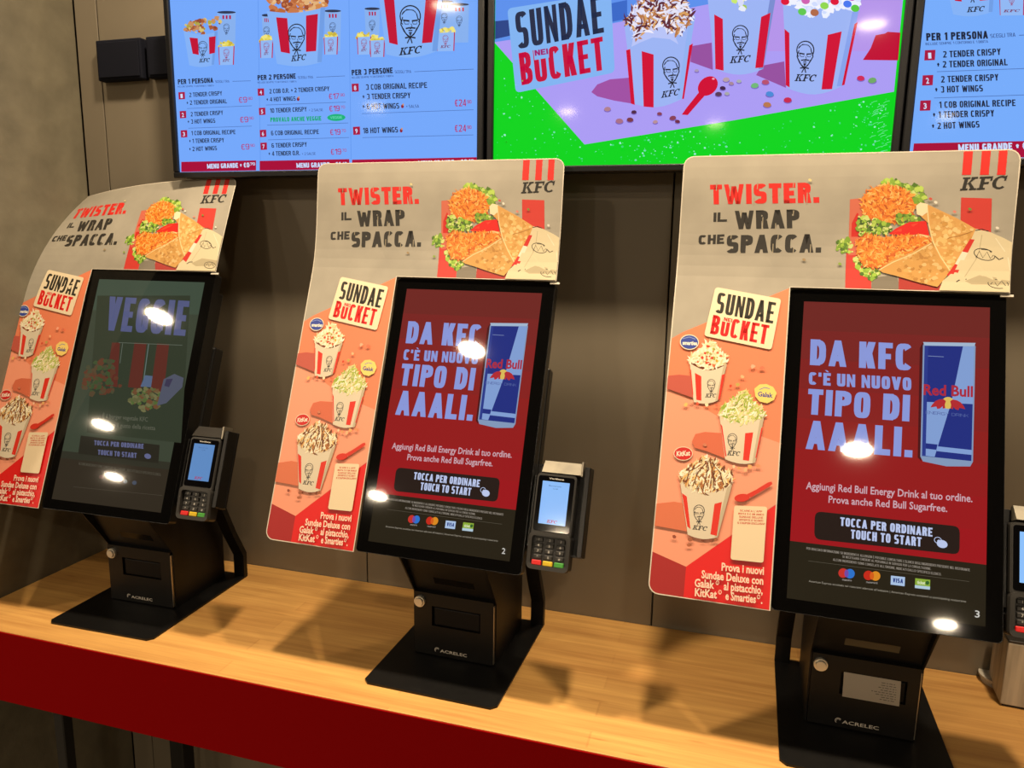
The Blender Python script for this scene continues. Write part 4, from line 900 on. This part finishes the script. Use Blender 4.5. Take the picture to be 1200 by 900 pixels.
def make_kiosk(i, art, numeral, label, wx=0.0):
    k = empty('ordering_kiosk', KM[i]); tag(k, label, 'kiosk', 'self-ordering kiosks on the counter')
    # base plate
    c = .010; pl = [(-.127 + c, -.044), (.127 - c, -.044), (.127, -.044 + c), (.127, .275), (-.127, .275), (-.127, -.044 + c)]
    bm = bmesh.new(); prism(bm, pl, 'z', 0.0002, .004); link('base_plate', bm, STEEL, k)
    # pedestal: side plates flare forward to carry the screen
    side = [(.084, .004), (.084, .128), (.012, .234), (.020, .30), (.125, .50), (.178, .50), (.248, .30), (.248, .004)]
    for s in (-1, 1):
        bm = bmesh.new(); prism(bm, side, 'x', s * .0825 - .0015, s * .0825 + .0015); link('side_plate', bm, STEEL, k)
    mkbox('rear_cover', (-.081, .081, .20, .246, .004, .30), STEEL, k, bev=.001, seg=1)
    body = bmesh.new(); box(body, -.081, .081, .0885, .20, .004, .128, .001, 1); link('pedestal_box', body, STEEL, k)
    bm = bmesh.new(); w0, w1, z0, z1 = -.044 + wx, .054 + wx, .066, .106
    for x0, x1, a0, a1 in ((-.0805, w0, .006, .131), (w1, .0795, .006, .131), (w0, w1, .006, z0), (w0, w1, z1, .131)):
        box(bm, x0, x1, .0780, .0885, a0, a1)
    d = link('front_door', bm, STEEL, k)
    mkbox('door_edge', (.0797, .0812, .0785, .0880, .008, .124), EDGE, d, bev=.0003, seg=1)
    mkbox('outlet_flap', (w0 + .004, w1 - .002, .0805, .0850, z0 + .002, z1 - .004), mat('0e0d0e', .5, spec=.2), d, bev=.001, seg=1)
    bm = bmesh.new(); cyl(bm, (-.068, .0755, .113), .0108, .005, 'y'); cyl(bm, (-.068, .0715, .113), .0092, .004, 'y', r2=.0078)
    lk = link('lock', bm, CHROME, d)
    print_at('maker_lettering', d, mat('c8c2b8', .4), 'ACRELEC', -.027, .028, .0777, .014, .0062, .01)
    bm = bmesh.new()
    for a0, a1, r in ((40, 230, .0052), (20, 200, .0032)):
        pts = [(-.033 + r * math.cos(math.radians(a0 + (a1 - a0) * j / 8)), .0175 + r * math.sin(math.radians(a0 + (a1 - a0) * j / 8))) for j in range(9)]
        for j in range(8):
            (xa, za), (xb, zb) = pts[j], pts[j + 1]; q = .8
            ca = lambda x, z: (-.033 + (x + .033) * q, .0175 + (z - .0175) * q)
            xc, zc = ca(xb, zb); xd, zd = ca(xa, za)
            bm.faces.new([bm.verts.new(p) for p in ((xa, .0777, za), (xb, .0777, zb), (xc, .0777, zc), (xd, .0777, zd))])
    link('maker_emblem', bm, mat('c8c2b8', .4), d)
    # recessed scanner under the screen
    bm = bmesh.new(); prism(bm, [(.090, .1285), (.0945, .1285), (.045, .232), (.035, .228)], 'x', -.0805, .0805)
    sc = link('scanner_hood', bm, mat('080706', .5), k)
    bm = bmesh.new(); prism(bm, [(.0745, .1545), (.0760, .1550), (.0690, .1700), (.0673, .1695)], 'x', -.036, .044)
    link('scanner_window', bm, mat('5a5240' if i == 2 else '15120d', .15), sc)
    # brace arms at the back
    for s in (-1, 1):
        bm = bmesh.new(); prism(bm, [(.262, .004), (.275, .004), (.275, .060), (.240, .125), (.190, .235), (.178, .228), (.228, .118), (.262, .056)], 'x', s * .1135 - .0135, s * .1135 + .0135)
        link('brace_arm', bm, STEEL, k)
    # screen
    h = empty('screen_unit'); h.parent = k; h.matrix_local = TM
    bm = bmesh.new(); fr = rrect(-.1565, .1565, -.0205, .4975, .007); prism(bm, fr, 'z', -.022, -.0015)
    link('housing', bm, PLAS, h)
    bm = bmesh.new(); prism(bm, rrect(-.1555, .1555, -.0195, .4965, .007), 'z', -.0015, 0.0)
    link('front_glass', bm, mat('060606', .04, spec=.5), h)
    dd = mkbox('display', (-AW, AW, 0.0, AH, 0.00002, 0.0001), GL(art.bg), h)
    art.build('picture', h, GL, lambda u, v, z: (u, v, z))
    if numeral:
        b = Art(lambda u, v: (u, v)); b.text(numeral, (.1195, .0115), (.1255, .0115), (.1195, .0215), 'c8c4bc', .01); b.base = .006
        b.build('kiosk_numeral', h, GL, lambda u, v, z: (u, v, .0042))
    bm = bmesh.new(); box(bm, -.148, .150, .03, .465, -.048, -.022, .005); link('rear_housing', bm, PLAS, h)
    bm = bmesh.new(); box(bm, -.135, .152, .06, .350, -.078, -.048, .004); link('computer_box', bm, PLAS, h)
    # holder for the payment terminal
    bm = bmesh.new()
    box(bm, .1575, .256, .020, .172, -.034, -.027, .001, 1); box(bm, .2470, .2560, .022, .172, -.026, .002, .001, 1); box(bm, .1580, .1625, .030, .150, -.026, -.008, .001, 1)
    box(bm, .1580, .256, .020, .024, -.034, -.010, .001, 1)
    link('terminal_holder', bm, PLAS, h)
    bm = bmesh.new(); prism(bm, [(.155, -.0255), (.176, -.0255), (.178, -.016), (.1572, .0)], 'x', .172, .2405)
    link('holder_top', bm, noisy('brushed_grey', '6a6456', '7c7564', 40, .45, metal=.3) if i != 0 else mat('24211d', .35), h)
    bm = bmesh.new(); box(bm, .2405, .2440, .155, .180, -.026, .002, .0005, 1); link('bright_edge', bm, EDGE, h)
    return k
EA = energy_art(); VA = veggie_art()
make_kiosk(0, VA, '', 'kiosk nearest the concrete wall, its screen dim green-grey')
make_kiosk(1, EA, '2', 'middle kiosk, red energy drink advert with numeral 2')
make_kiosk(2, EA, '3', 'right kiosk, bright red advert with numeral 3 and a receipt below', wx=.008)
make_board(0, 'board bent backwards round the dim kiosk beside the concrete wall')
make_board(1, 'wrap and sundae board around the middle kiosk numbered 2')
make_board(2, 'wrap and sundae board around the right kiosk numbered 3')

# receipt hanging out of the right kiosk's outlet
t = empty('receipt', KM[2]); tag(t, 'white till receipt hanging from the outlet of the right kiosk', 'receipt')
bm = bmesh.new(); n = 8; R0, R1 = [], []
x0, x1 = -.032, .052
for j in range(n + 1):
    z = .106 - .040 * j / n; y = .0768 - .006 * math.sin(PI * .5 * j / n)
    R0.append(bm.verts.new((x0, y, z))); R1.append(bm.verts.new((x1, y, z)))
for j in range(n): bm.faces.new((R0[j], R1[j], R1[j + 1], R0[j + 1]))
bmesh.ops.solidify(bm, geom=bm.faces, thickness=.0003)
link('slip', bm, mat('c4bcae', .7), t)
rnd = random.Random(8)
bm = bmesh.new()
for j in range(8):
    z = .100 - .0038 * j; zz = (.106 - z) / .04; y = .0768 - .006 * math.sin(PI * .5 * zz) - .0006
    a0 = .046 - rnd.uniform(.018, .036); xx = a0
    while xx < .045:
        w = rnd.uniform(.002, .006); bm.faces.new([bm.verts.new(p) for p in ((xx, y, z), (min(xx + w, .046), y, z), (min(xx + w, .046), y, z - .0013), (xx, y, z - .0013))]); xx += w + .0015
link('printed_lines', bm, mat('6a645c', .7), t)

# ------------------------------------------------------------------ payment terminals
TBODY = mat('2a2825', .42); TBODY2 = mat('1c1b1a', .4)
def rim_box(bm, x0, x1, y0, y1, z0, z1, r, bev=.0015):
    fs = prism(bm, rrect(x0, x1, y0, y1, r, 4), 'z', z0, z1)
    top = [f for f in fs if all(abs(v.co.z - z1) < 1e-7 for v in f.verts)]
    es = [e for f in top for e in f.edges]
    bmesh.ops.bevel(bm, geom=es, offset=bev, segments=2, affect='EDGES')
def make_terminal(M, label, blue='7ab0f0', bright=True):
    t = empty('payment_terminal', M); tag(t, label, 'card terminal', 'card payment terminals')
    # origin: bottom centre of the device, x right, y up along the face, z out
    bm = bmesh.new(); rim_box(bm, -.0345, .0345, .050, .155, -.024, .0, .006); link('screen_body', bm, TBODY, t)
    bm = bmesh.new(); rim_box(bm, -.0315, .0315, .058, .151, .0, .0008, .004, .0003); g = link('screen_glass', bm, mat('060608', .06), t)
    s = mkbox('display', (-.0235, .0235, .070, .142, .0008, .0011), mat(blue, .1, emit=1.0), g)
    tmk = mat('b8b4ac', .4)
    a = Art(lambda x, y: (x, y)); a.base = .0012
    a.text('Verifone', (-.013, .1455), (.013, .1455), (-.013, .1485), 'c8c4bc', .02); a.build('maker_lettering', g, lambda c: mat(c, .4), lambda x, y, z: (x, y, .0010))
    a = Art(lambda x, y: (x, y))
    a.text('Benvenuto', (-.012, .1335), (.010, .1335), (-.012, .1362), '4a6a9c', .0); a.text('12:48', (-.004, .129), (.004, .129), (-.004, .1312), '4a6a9c', 0)
    a.build('screen_text', g, lambda c: mat(c, .1, emit=1), lambda x, y, z: (x, y, .0013))
    a = Art(lambda x, y: (x, y)); initials(a, (-.009, .0725), (.009, .0725), (-.009, .0775), 'a82850')
    a.build('screen_initials', g, lambda c: mat(c, .1, emit=1), lambda x, y, z: (x, y, .0013))
    # keypad half: hood around the keys
    bm = bmesh.new(); rim_box(bm, -.0365, .0365, -.006, .054, -.026, -.004, .007); link('keypad_body', bm, TBODY2, t)
    bm = bmesh.new()
    out = rrect(-.0365, .0365, -.006, .056, .009, 5); inn = rrect(-.0300, .0300, .001, .050, .006, 5)
    n = len(out); A = []
    for (ox, oy), (ix, iy) in zip(out, inn):
        zo = .0015 + .004 * max(0, (oy - .0) / .056); A.append([bm.verts.new((ox, oy, -.006)), bm.verts.new((ox * .985, oy, zo)), bm.verts.new((ix, iy, zo)), bm.verts.new((ix, iy, -.004))])
    for j in range(n):
        P, Q = A[j], A[(j + 1) % n]
        for q in range(3): bm.faces.new((P[q], Q[q], Q[q + 1], P[q + 1]))
    bmesh.ops.recalc_face_normals(bm, faces=bm.faces)
    link('key_hood', bm, TBODY, t, smooth=False)
    bm = bmesh.new(); box(bm, -.0072, .0072, -.0036, .0036, 0, .0030, .001, 1)
    keyme = bpy.data.meshes.new('key'); bm.to_mesh(keyme); bm.free(); keyme.materials.append(mat('24221f', .4))
    dig = []
    for r in range(4):
        for c in range(3):
            o = bpy.data.objects.new('key', keyme); COL.objects.link(o); o.parent = t; o.location = (-.019 + .019 * c, .0435 - .0095 * r, -.004)
            dig.append(('1', '2', '3', '4', '5', '6', '7', '8', '9', '*', '0', '#')[r * 3 + c])
            vs, fs, xa, xb = textmesh(dig[-1], .0)
            b = bmesh.new(); V = [b.verts.new(((q[0] - (xa + xb) / 2) * .006, q[1] * .006 - .002, .0032)) for q in vs]
            for f in fs:
                if len(set(f)) > 2:
                    try: b.faces.new([V[z] for z in f])
                    except ValueError: pass
            b.normal_update()
            for f in [f for f in b.faces if f.normal.z < 0]: f.normal_flip()
            link('digit', b, mat('c8c4bc', .5), o)
    for c, (h, lb) in enumerate((('c81818', 'red cancel key'), ('c8a818', 'yellow correction key'), ('3c8c30', 'green confirm key'))):
        bm = bmesh.new(); box(bm, -.0085, .0085, -.0042, .0042, 0, .0036, .0012, 1)
        o = link('key', bm, mat(h, .35), t); o['label'] = lb; o.location = (-.0195 + .0195 * c, .0050, -.004)
    return t
def term_matrix(i, u, v, n=0.002): return KM[i] @ TM @ Matrix.Translation((u, v, n))
make_terminal(term_matrix(0, .207, 0.0), 'card terminal in the holder of the dim kiosk near the concrete wall', '5c88c0')
make_terminal(term_matrix(1, .200, 0.0), 'card terminal held on the right side of the middle kiosk', '8cbcf8')
make_terminal(term_matrix(2, .1985, -.002), 'card terminal of the right kiosk, cut off by the photo edge', '8cc0fa')
# wood-grain block at the right edge
BL = Matrix.Translation((.669, -.098, 0)) @ Matrix.Rotation(-.06, 4, 'Z')
t = empty('wood_grain_box', BL); tag(t, 'grey wood-grain box standing on the counter at the right edge', 'box')
bm = bmesh.new(); box(bm, 0.002, .16, 0.0, .085, .004, .120, .002)
link('block', bm, noisy('grey_wood_grain', 'a09684', 'c6bba6', 5, .6, 0.05, stretch=(14, 14, 1)), t)
bm = bmesh.new(); box(bm, 0.002, .16, 0.0, .085, .1202, .1245, .001, 1); link('top_plate', bm, mat('26221e', .4), t)
bm = bmesh.new(); box(bm, 0.006, .156, .003, .082, .0002, .004); link('foot', bm, mat('1a1816', .6), t)
mkbox('metal_slot', (.038, .11, -.0012, .0005, .0335, .0365), EDGE, t, bev=.0004, seg=1)
bm = bmesh.new(); cyl(bm, (.02, .085, .012), .034, .004, 'z', 32); cyl(bm, (.02, .085, .006), .030, .0116, 'z', 32); link('round_foot', bm, mat('b8b0a0', .5), t)
